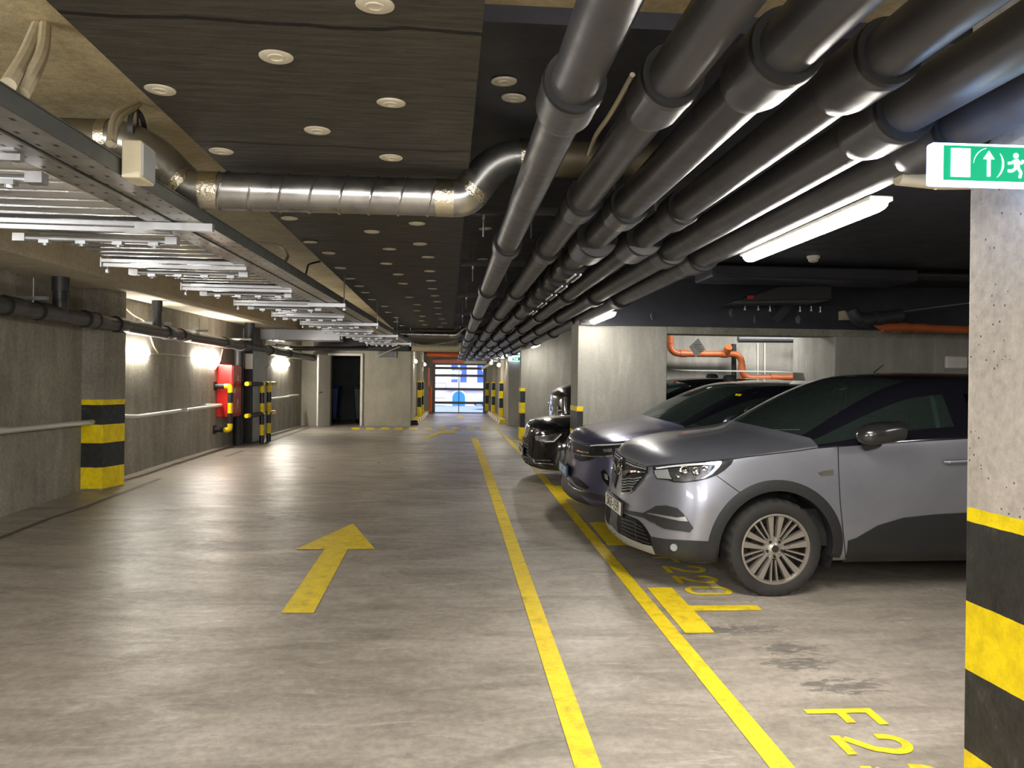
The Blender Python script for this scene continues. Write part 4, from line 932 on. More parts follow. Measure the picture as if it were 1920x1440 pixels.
pf = lambda *ps: [(fl(x, y).x, fl(x, y).y) for x, y in ps]
mark('direction_arrow', 'large yellow straight arrow painted in the middle of the lane', 'marking', [pf((662, 982), (553, 1031), (703, 1030)), pf((608, 1031), (527, 1150), (588, 1150), (652, 1030.5))])
mark('direction_arrow', 'yellow arrow bending to the right before the dashed line', 'marking', [pf((788, 822), (803, 822), (828, 813), (854, 813), (855, 807.5), (832, 807), (820, 810))])
mark('direction_arrow', 'small yellow arrow far off in the exit lane', 'marking', [pf((846, 780), (862, 777), (877, 780)), pf((857, 780), (867, 780), (867, 785.5), (857, 785.5))])
for i, px in enumerate((667, 694, 722, 748, 775, 802, 829, 856, 882, 909)):
    mark('line_dash', f'yellow dash of the crossing line before the exit lane, {ordinal(i)} from the left', 'marking', [pf((px - 8, 801.5), (px + 7, 801.5), (px + 8, 806), (px - 7.5, 806))], 'dashes of the crossing line')
def tee(label, x0, ya, yb, ys, xs): return mark('bay_mark', label, 'marking', [[(x0, ya), (x0 + .185, ya), (x0 + .185, yb), (x0, yb)], [(x0 + .185, ys - .055), (xs, ys - .055), (xs, ys + .055), (x0 + .185, ys + .055)]], 'T-shaped bay marks')
tee('yellow T-shaped bay mark in front of the silver car', 1.465, 4.80, 5.75, 5.27, 2.12)
tee('yellow T-shaped bay mark between the silver and the blue-grey car', 1.435, 7.04, 8.0, 7.52, 2.1)
tee('yellow T-shaped bay mark under the nose of the blue-grey car, by the pillar', 1.375, 9.27, 10.24, 9.75, 1.55)
tee('yellow T-shaped bay mark under the black saloon', 1.33, 11.5, 12.4, 11.95, 1.95)
mark('bay_mark', 'short yellow bay mark at the foot of the striped post', 'marking', [[(1.30, 16.2), (1.54, 16.2), (1.54, 16.33), (1.30, 16.33)]])
def glyph(ch, x0, y0, h, w, s):
    # letter height along +x, reading direction along -y
    T = lambda u, v: (x0 + v * h, y0 - u * w)           # u across 0..1, v up 0..1
    R_ = lambda u0, v0, u1, v1: [T(u0, v0), T(u1, v0), T(u1, v1), T(u0, v1)]
    su, sv = s / w, s / h
    def stroke(pts):
        out = []
        P_ = [Vector((u * w, v * h)) for u, v in pts]
        for i, p in enumerate(P_):
            tg = (P_[min(i + 1, len(P_) - 1)] - P_[max(i - 1, 0)]).normalized(); n = Vector((-tg.y, tg.x)) * s / 2; out.append((p - n, p + n))
        f = lambda p: (x0 + p.y, y0 - p.x)
        return [[f(out[i][0]), f(out[i][1]), f(out[i + 1][1]), f(out[i + 1][0])] for i in range(len(out) - 1)]
    if ch == 'F': return [R_(0, 0, su, 1), R_(su, 1 - sv, 1, 1), R_(su, .5 - sv / 2, .86, .5 + sv / 2)]
    if ch == '2':
        top = [(.5 + .40 * math.cos(a), .70 + .22 * math.sin(a)) for a in [PI * (1.0 - 1.12 * k / 10) for k in range(11)]]
        return stroke([(.09, .62)] + top + [(.72, .42), (.14, .16)]) + [R_(0, 0, 1, sv)]
    if ch == '0':
        c = [(.5 + .40 * math.cos(a), (.76 if math.sin(a) >= 0 else .24) + .18 * math.sin(a)) for a in [2 * PI * k / 24 for k in range(25)]]
        return stroke(c + [c[0], c[1]])
    if ch == '1': return [R_(.45, 0, .45 + su, 1), R_(.2, .8, .45, .8 + sv)]
def number(s, label, x0, y0, h=.335, w=.17, gap=.095, st=.046):
    t = thing('bay_number', label, 'marking', (x0, y0, zf(y0)))
    for i, ch in enumerate(s):
        o = mark('character', None, None, glyph(ch, x0, y0 - i * (w + gap), h, w, st)); o.parent = t; o.location = -Vector(t.location)
number('F220', 'yellow bay number F220 stencilled on the floor by the silver car', 1.73, 6.62, w=.2, gap=.085)
number('F221', 'yellow bay number starting F2 stencilled in the empty bay at the frame edge', 1.725, 3.735)
# ================================================================== cars
def car_paint(name, c, rough=.3, metal=.75, dirt=False, coat=.7):
    t = NT(name); g = t.pos(obj=True); n = t.noise(g, 4, 4); c = lin(c)
    col = t.ramp(n, [(.3, tuple(x * .93 for x in c[:3]) + (1,)), (.7, tuple(min(1, x * 1.06) for x in c[:3]) + (1,))])
    fl_ = t.noise(g, 420, 2)
    col = t.mix(.12, col, t.ramp(fl_, [(.35, .2), (.65, .8)]), 'OVERLAY')
    if dirt:
        z = t.sep(g)[2]; d = t.math('MULTIPLY', t.math('SUBTRACT', .62, z), 2.2); d = t.math('MULTIPLY', t.ramp(d, [(0, 0.0), (.9, 1.0)]), t.ramp(t.noise(g, 7, 6, .7), [(.35, .1), (.7, .8)]))
        sp = t.ramp(t.noise(g, 38, 2), [(.74, 0.0), (.78, .35)])
        col = t.mix(t.math('MAXIMUM', d, sp), col, lin((128, 120, 108)))
        t.set('Metallic', t.math('MULTIPLY', t.math('SUBTRACT', 1.0, d), metal))
    else: t.set('Metallic', metal)
    t.set('Base Color', col); t.set('Roughness', rough); t.set('Coat Weight', coat); t.set('Coat Roughness', .06); return t.m
def dirty(name, c, c2, rough=.6):
    t = NT(name); g = t.pos(obj=True); n = t.noise(g, 6, 7, .7); z = t.sep(g)[2]
    d = t.math('MULTIPLY', t.ramp(t.math('MULTIPLY', t.math('SUBTRACT', .42, z), 3.2), [(0, .02), (.9, .75)]), t.ramp(n, [(.38, .05), (.66, .8)]))
    t.set('Base Color', t.mix(d, lin(c), lin(c2))); t.set('Roughness', rough); t.bump(t.noise(g, 120, 2), .1, .003); return t.m
M['silver'] = car_paint('silver_grey_car_paint', (134, 136, 147), .36, .66, True)
M['bluegrey'] = car_paint('blue_grey_car_paint', (84, 84, 108), .28, .6)
M['blackcar'] = car_paint('black_car_paint', (14, 14, 17), .12, .0, coat=1.0)
M['vancar'] = car_paint('dark_brown_car_paint', (44, 40, 40), .2, .2, coat=1.0)
M['whitecar'] = car_paint('white_car_paint', (206, 212, 226), .2, .0, coat=1.0)
M['roofblack'] = car_paint('gloss_black_roof', (20, 20, 28), .12, .1, coat=1.0)
M['cladding'] = dirty('dark_plastic_cladding', (23, 24, 26), (64, 60, 52))
M['cladding2'] = plain('satin_black_plastic', (34, 34, 36), .45, 0, .1, 10)
M['lip'] = dirty('silver_skid_plate', (150, 148, 142), (112, 108, 96), .4)
M['chrome'] = plain('chrome', (225, 226, 230), .08, 1.0, .03, 8)
M['grilleb'] = plain('grille_black', (10, 10, 11), .6, 0, .1, 20, spec=.15); M['mirrorb'] = plain('mirror_black', (34, 34, 36), .22, 0, .1, 10, coat=.5); M['barg'] = plain('grille_bar_grey', (120, 122, 126), .3, .7, .05, 10)
M['seam'] = plain('panel_gap', (10, 10, 11), .8)
M['carglass'] = glass('car_glass', (150, 172, 168), haze=.05); M['carglass_dark'] = glass('tinted_car_glass', (96, 104, 104))  # haze mixes in pale diffuse for dirt film and reflections on the glass
M['lens'] = glass('headlamp_lens', (225, 230, 235), rough=.01)
M['lampin'] = plain('headlamp_bowl', (170, 172, 176), .15, .9, .35, 30)
M['lampbowl'] = plain('headlamp_reflector_grey', (112, 114, 118), .2, .85, .3, 40); M['lampdark'] = plain('headlamp_dark', (36, 36, 40), .2, .2)
M['led'] = plain('daytime_light_strip', (235, 236, 240), .2, .3)
M['lining'] = plain('pale_pillar_lining', (128, 150, 146), .7); M['interior'] = plain('dark_interior', (26, 27, 28), .75, 0, .2, 6)
M['seat'] = plain('dark_grey_seat', (58, 62, 61), .75, 0, .15, 8); M['liner'] = plain('grey_headliner', (112, 122, 118), .8)
M['tyre'] = dirty('tyre_rubber', (31, 30, 29), (54, 49, 45), .82)
M['rim'] = plain('satin_alloy', (176, 170, 162), .33, .8, .04, 10); M['rimdark'] = plain('dark_rim_barrel', (44, 40, 38), .5, .4, .3, 10)
M['plate'] = plain('number_plate_white', (222, 220, 208), .5, 0, .03, 10); M['plateblue'] = plain('number_plate_blue', (92, 142, 208), .5, 0, .05, 20); M['plateb'] = plain('plate_black', (20, 20, 22), .5)
NOSE_L, NOSE_P = .38, 3.2
GRAND = [ # x, zb, w, ysh, zsh, yr, zr, zt, bow
 (.000,.47,.38,.31,.70,.24,.735,.75,0),(.000,.37,.60,.50,.79,.40,.825,.84,0),(.004,.30,.76,.64,.86,.50,.89,.905,0),(.028,.255,.85,.735,.905,.55,.93,.95,0),
 (.085,.235,.885,.785,.935,.58,.962,.985,0),(.20,.225,.90,.82,.955,.60,.985,1.02,0),(.42,.225,.912,.845,.975,.62,1.015,1.062,0),(.70,.225,.92,.86,1.008,.645,1.048,1.098,.03),
 (.94,.225,.92,.866,1.04,.68,1.075,1.122,.10),(1.12,.225,.92,.868,1.066,.73,1.092,1.138,.19),(1.24,.225,.92,.87,1.082,.765,1.112,1.16,.24),
 (1.46,.225,.92,.873,1.098,.725,1.238,1.29,.25),(1.72,.225,.92,.875,1.113,.68,1.38,1.43,.23),(1.97,.225,.92,.877,1.128,.635,1.495,1.543,.19),(2.12,.225,.92,.878,1.137,.615,1.535,1.58,.14),
 (2.34,.225,.92,.88,1.15,.605,1.556,1.60,.06),(2.44,.225,.92,.88,1.155,.602,1.56,1.606,.03),(2.85,.225,.92,.88,1.175,.595,1.56,1.61,0),(3.30,.225,.92,.878,1.19,.585,1.54,1.60,0),
 (3.52,.225,.918,.876,1.197,.58,1.515,1.585,0),(3.86,.23,.912,.87,1.20,.56,1.44,1.535,0),(4.10,.25,.90,.85,1.16,.60,1.25,1.36,0),(4.24,.27,.89,.83,1.06,.62,1.10,1.16,0),(4.36,.30,.87,.78,.96,.6,1.0,1.03,0),(4.43,.34,.80,.70,.88,.52,.92,.94,0),(4.45,.45,.5,.42,.74,.32,.78,.79,0)]
NJ = 15
def section(r, P_):
    x, zb, w, ysh, zsh, yr, zr, zt, bow = r
    h = zsh - zb
    ts = lambda t: (ysh + (yr - ysh) * t + (.012 * math.sin(PI * t) if zr - zsh > .1 else 0), zsh + (zr - zsh) * t)
    top = lambda y: zt - (zt - zr) * (abs(y) / yr) ** 2.3
    ya = yr - .045
    pts = [(0, zb), (.5 * w, zb), (.9 * w, zb + .004), (.972 * w, zb + min(.06, h * .12)), (w, zb + .40 * h), (w * P_['side'], zb + .66 * h), (ysh + .35 * (w - ysh), zsh - min(.10, h * .13)), (ysh, zsh), ts(.07), ts(.86), (yr, zr), (ya, top(ya)), (.66 * yr, top(.66 * yr)), (.33 * yr, top(.33 * yr)), (0, zt)]
    out = []
    for j, (y, z) in enumerate(pts):
        xx = x + NOSE_L * P_['nose'] * (abs(y) / .92) ** NOSE_P * max(0, 1 - x / .85)
        ln = (z - .5) * .14 if z < .5 else (z - .5) * .17 + max(0, z - .85) * .3
        xx += ln * P_['lean'] * max(0, 1 - x / .28)
        if x > 3.9: xx -= .22 * (abs(y) / .92) ** 3 * (x - 3.9) / .55
        if j >= 11: xx -= bow * (1 - (abs(y) / yr) ** 2)
        elif j in (8, 9, 10) : pass
        out.append((xx, y, z))
    return out
class Car:
    def __init__(s, name, label, cat, paint, roof, P_, loc, yaw, tilt, level=2, group=None, glassmat='carglass'):
        s.P = P_; s.paint = M[paint]
        s.root = thing(name, label, cat, loc, group, None); s.root.rotation_mode = 'ZYX' if False else 'XYZ'
        s.root.rotation_euler = (tilt, 0, yaw)
        s.W = Matrix.Translation(Vector(loc)) @ Matrix.Rotation(yaw, 4, 'Z') @ Matrix.Rotation(tilt, 4, 'X')
        s.I = s.W.inverted(); s.eye = s.I @ CAM0
        tab = P_.get('table', GRAND); sx, sy, sz = P_['scale']
        tab = [r for r in tab]
        n = len(tab); V = []; Fc = []; Mi = []
        idx = {}
        def vid(i, j, sd):
            if j in (0, NJ - 1): sd = 0
            k = (i, j, sd)
            if k not in idx:
                p = s.secs[i][j]; idx[k] = len(V); V.append((p[0] * sx, p[1] * sy * (sd if sd else 0), p[2] * sz))
            return idx[k]
        s.secs = [section(r, P_) for r in tab]
        if 'zmap' in P_:
            s.secs = [[(a, b, P_['zmap'](a, b, c)) for a, b, c in q] for q in s.secs]
        if 'xmap' in P_:
            s.secs = [[(P_['xmap'](a, c), b, c) for a, b, c in q] for q in s.secs]
        X = [r[0] for r in tab]
        for i in range(n - 1):
            for j in range(NJ - 1):
                xm = (X[i] + X[i + 1]) / 2; m = 0
                if j < 2: m = 8
                elif j >= 7 and 1.24 <= xm <= 4.1: m = 1
                if 11 <= j <= 13 and 1.24 < xm < 2.12: m = 2
                if j == 8 and 1.24 < xm < 2.34: m = 3
                if j == 8 and 2.44 < xm < 3.52: m = 4
                if 11 <= j <= 13 and 3.86 < xm < 4.24: m = 7
                for sd in (-1, 1):
                    q = (vid(i, j, sd), vid(i + 1, j, sd), vid(i + 1, j + 1, sd), vid(i, j + 1, sd))
                    q = tuple(dict.fromkeys(q))
                    mm = m + (20 if sd > 0 and m in (3, 4) else 0)
                    Fc.append(q if sd < 0 else q[::-1]); Mi.append(mm)
        for i in (0, n - 1):      # caps
            mid = []
            for j in range(NJ):
                if j == 0 or j == NJ - 1: mid.append(vid(i, j, 0))
                else:
                    p = s.secs[i][j]; x0 = tab[i][0] if i else 0
                    ln = ((p[2] - .5) * .14 if p[2] < .5 else (p[2] - .5) * .17) * P_['lean'] if i == 0 else 0
                    mid.append(len(V)); V.append(((x0 + ln) * sx if i == 0 else p[0] * sx, 0, p[2] * sz))
            for j in range(1, NJ - 1):
                for sd in (-1, 1):
                    q = (vid(i, j, sd), vid(i, j + 1, sd), mid[j + 1], mid[j]) if j + 1 < NJ - 1 else (vid(i, j, sd), mid[j + 1], mid[j])
                    q = tuple(dict.fromkeys(q))
                    if len(q) > 2: Fc.append(q if (sd < 0) == (i == 0) else q[::-1]); Mi.append(0)
            for sd in (-1, 1):
                q = (mid[0], vid(i, 1, sd), mid[1]); Fc.append(q if (sd < 0) == (i == 0) else q[::-1]); Mi.append(0)
        me = bpy.data.meshes.new('cage'); me.from_pydata(V, [], Fc)
        bm = bmesh.new(); bm.from_mesh(me); bmesh.ops.recalc_face_normals(bm, faces=bm.faces)
        lay = bm.faces.layers.int.new('mi'); bm.faces.ensure_lookup_table()
        for f, m in zip(bm.faces, Mi): f.material_index = m
        bm.to_mesh(me); bm.free()
        for _ in range(32): me.materials.append(None)
        o = bpy.data.objects.new('cage', me); COL.objects.link(o)
        md = o.modifiers.new('s', 'SUBSURF'); md.levels = level; md.render_levels = level
        bpy.context.view_layer.update()
        ev = bpy.data.meshes.new_from_object(o.evaluated_get(bpy.context.evaluated_depsgraph_get()))
        bpy.data.objects.remove(o)
        s.vs = [v.co.copy() for v in ev.vertices]; s.fs = [(tuple(p.vertices), p.material_index) for p in ev.polygons]
        bpy.data.meshes.remove(ev); bpy.data.meshes.remove(me)
        s.bvh = BVHTree.FromPolygons(s.vs, [f for f, m in s.fs])
        # wheel arches
        sx_ = sx; s.wheels = P_['wheels']; keep = []
        R_ = P_['arch']
        used = set()
        for f, m in s.fs:
            c = sum((s.vs[i] for i in f), Vector()) / len(f); dead = False
            for (wx, wz) in s.wheels:
                if abs(c.y) > .60 * sy and (c.x - wx) ** 2 + (c.z - wz) ** 2 < R_ ** 2: dead = True
            if not dead: keep.append((f, m))
        cnt = {}
        vs = [v.copy() for v in s.vs]
        for i, v in enumerate(vs):
            for (wx, wz) in s.wheels:
                d = math.hypot(v.x - wx, v.z - wz)
                if abs(v.y) > .60 * sy and R_ * .86 < d < R_ * 1.0: v.x = wx + (v.x - wx) * R_ / d; v.z = wz + (v.z - wz) * R_ / d
        names = {0: ('body', s.paint), 1: ('roof', M[roof]), 2: ('windshield', M[glassmat]), 3: ('side_window', M[glassmat]), 4: ('side_window', M['carglass_dark']), 23: ('side_window', M[glassmat]), 24: ('side_window', M['carglass_dark']), 7: ('rear_window', M['carglass_dark']), 8: ('underbody', M['cladding2'])}
        for k, (nm, mt) in names.items():
            fs = [f for f, m in keep if m == k]
            if not fs: continue
            use = sorted({i for f in fs for i in f}); mp = {i: q for q, i in enumerate(use)}
            mb = MB(); mb.local = True; mb.add([vs[i] for i in use], [tuple(mp[i] for i in f) for f in fs])
            s.part(mb, nm, mt, fix=False, sharp=70)
        # wheel wells
        for (wx, wz) in s.wheels:
            for sd in (-1, 1):
                mb = MB(); n_ = 24; vsx = []
                for k in range(n_ + 1):
                    a = -.35 + (PI + .7) * k / n_
                    for yy in (.52, .90): vsx.append((wx + (R_ + .006) * math.cos(a), sd * yy * sy, wz + (R_ + .006) * math.sin(a)))
                mb.add(vsx, [(2*k, 2*k+1, 2*k+3, 2*k+2) for k in range(n_)]); mb.add([v for v in vsx[::2]], [tuple(range(n_ + 1))])
                s.part(mb, 'wheel_well', M['seam'])
    def part(s, mb, name, mat, par=None, **k):
        mb.local = True; return mb.build(name, mat, par or s.root, **k)
    def pxray(s, px, py): return s.eye, (s.I.to_3x3() @ ray(px, py)).normalized()
    def hit(s, px, py, off=.004):
        o, d = s.pxray(px, py); loc, n, i, dist = s.bvh.ray_cast(o, d)
        if loc is None:
            # nearest approach to the body
            best = None
            for k in range(40):
                p = o + d * ((s.root.location - CAM0).length * (.7 + .9 * k / 40)); q, n2, i2, ds = s.bvh.find_nearest(p)
                if best is None or ds < best[2]: best = (q, n2, ds)
            loc, n = best[0], best[1]
        if n.dot(d) > 0: n = -n
        return loc + n * off, n
    def side(s, x, z, off=.004, sd=-1):
        loc, n, i, dist = s.bvh.ray_cast(Vector((x, sd * 3, z)), Vector((0, -sd, 0)))
        if loc is None: loc, n, i, dist = s.bvh.find_nearest(Vector((x, sd * .9, z)))
        if n.y * sd < 0: n = -n
        return loc + n * off, n
    def drape(s, name, px, mat, off=.004, step=4, par=None, mirror=True, snap=False, th=.0, hitf=None, **k):
        # polygon given in photo coordinates, laid onto the body surface
        out = []
        for i in range(len(px)):
            a, b = Vector(px[i]), Vector(px[(i + 1) % len(px)]); m = max(1, int((b - a).length / step))
            out += [a.lerp(b, q / m) for q in range(m)]
        xs = [p.x for p in out]; ys = [p.y for p in out]
        def inside(x, y):
            c = False
            for i in range(len(out)):
                a, b = out[i], out[i - 1]
                if (a.y > y) != (b.y > y) and x < (b.x - a.x) * (y - a.y) / (b.y - a.y) + a.x: c = not c
            return c
        pts = list(out); g = []
        x = min(xs)
        while x < max(xs):
            y = min(ys)
            while y < max(ys):
                if inside(x, y) and min((Vector((x, y)) - p).length_squared for p in out) > (step * .45) ** 2: g.append(Vector((x, y)))
                y += step
            x += step
        n = len(out)
        r = geometry.delaunay_2d_cdt(pts + g, [(i, (i + 1) % n) for i in range(n)], [], 1, 1e-5)
        V = []; N = []
        for p in r[0]:
            q, nn = hitf(p[0], p[1], off) if hitf else s.hit(p[0], p[1], off)
            if snap and q.y > -.012: q.y = 0
            V.append(q); N.append(nn)
        F_ = [tuple(f) for f in r[2]]
        res = []
        for sd in ((1, -1) if mirror else (1,)):
            mb = MB(); vv = [(v.x, v.y * sd, v.z) for v in V]; mb.add(vv, F_)
            if th:
                b = len(mb.v); mb.v += [(v.x - nn.x * th, (v.y - nn.y * th) * sd, v.z - nn.z * th) for v, nn in zip(V, N)]
                ec = {}
                for f in F_:
                    for a_, b_ in zip(f, f[1:] + f[:1]): ec[(a_, b_)] = 1
                for (a_, b_) in ec:
                    if (b_, a_) not in ec: mb.f.append((a_, b_, b + b_, b + a_)); mb.m.append(0)
            o = s.part(mb, name, mat, par=(par[0 if sd == 1 else 1] if isinstance(par, list) else par), fix=False, sharp=50, **k)
            bm = bmesh.new(); bm.from_mesh(o.data)
            for f in bm.faces:
                pass
            bmesh.ops.recalc_face_normals(bm, faces=bm.faces)
            bm.to_mesh(o.data); bm.free(); o.data.update()
            res.append(o)
        return res
    def line(s, name, px, w, mat='seam', off=.003, mirror=True, par=None, step=6):
        pts = []
        for a, b in zip(px, px[1:]):
            a, b = Vector(a), Vector(b); m = max(1, int((b - a).length / step)); pts += [a.lerp(b, q / m) for q in range(m)]
        pts.append(Vector(px[-1])); H = [s.hit(p.x, p.y, off) for p in pts]; res = []
        for sd in ((1, -1) if mirror else (1,)):
            vs = []
            for i, (q, n) in enumerate(H):
                t = H[min(i + 1, len(H) - 1)][0] - H[max(i - 1, 0)][0]; r = t.cross(n).normalized() * w / 2
                for e in (q - r, q + r): vs.append((e.x, e.y * sd, e.z))
            mb = MB(); mb.add(vs, [(2*k, 2*k+1, 2*k+3, 2*k+2) for k in range(len(H) - 1)]); res.append(s.part(mb, name, M[mat], par=par, fix=False))
        return res
    def wheel(s, wx, wz, yo, sd, R_, rr, wdt=.225, style='pairs'):
        n = 120; prof = [(rr * .96, .03), (rr * 1.02, .012), (rr * 1.07, .002), ((R_ + rr) / 2, -.006), (R_ * .94, .004), (R_ * .975, .016), (R_ * .995, .03), (R_, .05), (R_, wdt / 2), (R_, wdt - .05), (R_ * .985, wdt - .02), (R_ * .9, wdt), (rr, wdt - .02)]
        V = []
        for q, (r, h) in enumerate(prof):
            for k in range(n):
                a = 2 * PI * k / n; r2 = r
                if 5 <= q <= 7 or q == 9: r2 = r - (.010 if (k // 2) % 2 else 0)
                V.append((wx + r2 * math.cos(a), sd * (yo - h), wz + r2 * math.sin(a)))
        F_ = [(i*n+k, i*n+(k+1)%n, (i+1)*n+(k+1)%n, (i+1)*n+k) for i in range(len(prof)-1) for k in range(n)]
        mb = MB(); mb.add(V, F_); ty = s.part(mb, 'wheel', M['tyre'], sharp=30)
        def P3(r, a, h): return (wx + r * math.cos(a), sd * (yo - h), wz + r * math.sin(a))
        mb = MB()
        for pr in ([(rr * 1.03, .010), (rr * 1.035, .004), (rr * .985, .002), (rr * .955, .012), (rr * .94, .03)],):
            V = [P3(r, 2 * PI * k / 72, h) for r, h in pr for k in range(72)]; mb.add(V, [(i*72+k, i*72+(k+1)%72, (i+1)*72+(k+1)%72, (i+1)*72+k) for i in range(len(pr)-1) for k in range(72)])
        def spoke(a0, r0, a1, r1, w0, w1, h0, h1, th=.03):
            A, B = Vector((r0 * math.cos(a0), r0 * math.sin(a0))), Vector((r1 * math.cos(a1), r1 * math.sin(a1))); d = (B - A).normalized(); nn = Vector((-d.y, d.x))
            V = []
            for p, w_, h in ((A, w0, h0), (A.lerp(B, .5), (w0 + w1) / 2, (h0 + h1) / 2 + .003), (B, w1, h1)):
                for sg, dh, k in ((-1, 0, .8), (1, 0, .8), (1, th, 1), (-1, th, 1)):
                    q = p + nn * sg * w_ * k; V.append((wx + q.x, sd * (yo - h - dh), wz + q.y))
            mb.add(V, [(0,1,5,4),(1,2,6,5),(2,3,7,6),(3,0,4,7),(4,5,9,8),(5,6,10,9),(6,7,11,10),(7,4,8,11),(0,3,2,1),(8,9,10,11)])
        if style == 'pairs':
            for k in range(5):
                c = rad(90 + 72 * k)
                for sg in (-1, 1):
                    spoke(c + sg * .36, .05, c + sg * .17, rr * .97, .010, .027, .028, .014)
                    c2 = c + rad(36); spoke(c2 + sg * .16, .085, c2 + sg * .105, rr * .97, .006, .008, .034, .018, .02)
        else:
            for k in range(5):
                c = rad(90 + 72 * k)
                for sg in (-1, 1): spoke(c + sg * .25, .05, c + sg * .2, rr * .97, .014, .022, .026, .012)
        hub = [(0, .018), (.022, .018), (.028, .022), (.045, .03), (.075, .034), (.082, .05)]
        V = [P3(r, 2 * PI * k / 32, h) for r, h in hub for k in range(32)]; mb.add(V, [(i*32+k, i*32+(k+1)%32, (i+1)*32+(k+1)%32, (i+1)*32+k) for i in range(len(hub)-1) for k in range(32)])
        rim = s.part(mb, 'rim', M['rim'], par=ty, sharp=40)
        mb = MB()
        for k in range(5):
            a = rad(54 + 72 * k); c = (wx + .058 * math.cos(a), wz + .058 * math.sin(a)); V = [(c[0] + .012 * math.cos(q), sd * (yo - .024), c[1] + .012 * math.sin(q)) for q in [PI * 2 * e / 10 for e in range(10)]]; mb.add(V, [tuple(range(10))])
        V = [(wx + .026 * math.cos(q), sd * (yo - .016), wz + .026 * math.sin(q)) for q in [PI * 2 * e / 24 for e in range(24)]]; mb.add(V, [tuple(range(24))])
        s.part(mb, 'hub_cap', M['rimdark'], par=ty)
        mb = MB(); V = [P3(r, 2 * PI * k / 48, h) for r, h in ((rr * .95, .03), (rr * .93, .12), (.16, .12), (.16, .085), (.0, .085)) for k in range(48)]; mb.add(V, [(i*48+k, i*48+(k+1)%48, (i+1)*48+(k+1)%48, (i+1)*48+k) for i in range(4) for k in range(48)])
        s.part(mb, 'brake_disc', M['rimdark'], par=ty)
        return ty
    def arch_ring(s, wx, wz, R0, R1, mat, a0=-.15, a1=PI + .15, off=.014, name='arch_cladding'):
        for sd in (-1, 1):
            n = 48; V = []
            for k in range(n + 1):
                a = a0 + (a1 - a0) * k / n
                q0 = Vector((wx + R0 * math.cos(a), 0, wz + R0 * math.sin(a))); q1 = Vector((wx + R1 * math.cos(a), 0, wz + R1 * math.sin(a))); qm = q0.lerp(q1, .5)
                pm, _ = s.side(qm.x, qm.z, off * 1.2, sd); p1, _ = s.side(q1.x, q1.z, off * .8, sd); p1b, _ = s.side(q1.x, q1.z, -.004, sd)
                y0 = pm.y
                V += [(q0.x, y0 - sd * .06, q0.z), (q0.x, y0 - sd * .002, q0.z), (qm.x, pm.y, qm.z), (q1.x, p1.y, q1.z), (q1.x, p1b.y, q1.z)]
            mb = MB(); mb.add(V, [(5*k+j, 5*k+j+1, 5*k+5+j+1, 5*k+5+j) for k in range(n) for j in range(4)]); s.part(mb, name, M[mat], sharp=45)
    def interior(s, sc=(1, 1, 1), wheel=True):
        sx, sy, sz = s.P['scale']; f = lambda x, y, z: (x * sx, y * sy, z * sz)
        mb = MB(); mb.box(f(1.15, -.80, .35), f(3.9, .80, .62)); s.part(mb, 'cabin_floor', M['interior'])
        mb = MB(); V = [f(*p) for p in ((1.10, -.74, .6), (1.10, .74, .6), (1.22, -.72, 1.06), (1.22, .72, 1.06), (1.62, -.76, 1.04), (1.62, .76, 1.04), (1.75, -.76, .92), (1.75, .76, .92), (1.7, -.74, .6), (1.7, .74, .6))]
        mb.add(V, [(0,1,3,2),(2,3,5,4),(4,5,7,6),(6,7,9,8)]); s.part(mb, 'dashboard', M['interior'])
        mb = MB(); mb.box(f(1.55, -.85, .6), f(3.6, -.80, 1.06)); mb.box(f(1.55, .80, .6), f(3.6, .85, 1.06)); s.part(mb, 'door_lining', M['interior'])
        for y in (-.37, .37):
            mb = MB(); mb.box(f(1.95, y - .25, .55), f(2.48, y + .25, .76)); st = s.part(mb, 'front_seat', M['seat'], bevel=.06)
            mb = MB(); V = [f(*p) for p in ((2.38, y - .25, .70), (2.52, y - .25, .70), (2.52, y + .25, .70), (2.38, y + .25, .70), (2.56, y - .21, 1.24), (2.66, y - .21, 1.22), (2.66, y + .21, 1.22), (2.56, y + .21, 1.24))]
            mb.add(V, [(0,3,2,1),(4,5,6,7),(0,1,5,4),(1,2,6,5),(2,3,7,6),(3,0,4,7)]); s.part(mb, 'seat_back', M['seat'], st, bevel=.05)
            mb = MB(); mb.box(f(2.54, y - .13, 1.26), f(2.66, y + .13, 1.45)); s.part(mb, 'headrest', M['liner'] if sx == 1 else M['seat'], st, bevel=.045)
        mb = MB(); mb.box(f(3.0, -.65, .6), f(3.5, .65, .78)); mb.box(f(3.42, -.65, .7), f(3.6, .65, 1.2)); s.part(mb, 'rear_seat', M['seat'], bevel=.05)
        mb = MB(); V = [f(*p) for p in ((2.05, -.56, 1.50), (2.05, .56, 1.50), (3.5, .52, 1.5), (3.5, -.52, 1.5))]; mb.add(V, [(0, 1, 2, 3)]); s.part(mb, 'headliner', M['liner'])
        mb = MB(); c = Vector(f(1.80, -.37, 1.02)); u = Vector((0, 1, 0)); v = Vector((.42, 0, .9)).normalized(); mb.tube([c + u * .18 * math.cos(a) + v * .18 * math.sin(a) for a in [2 * PI * k / 28 for k in range(28)]], .016, 8, closed=True)
        for a in (0, PI, -PI / 2): mb.bar(c, c + u * .17 * math.cos(a) + v * .17 * math.sin(a), .035, .02)
        s.part(mb, 'steering_wheel', M['interior'])
        mb = MB(); c = Vector(f(1.83, 0, 1.40)); mb.box(c - Vector((.012, .12, .03)), c + Vector((.012, .12, .035))); s.part(mb, 'rear_view_mirror', M['interior'], bevel=.012)
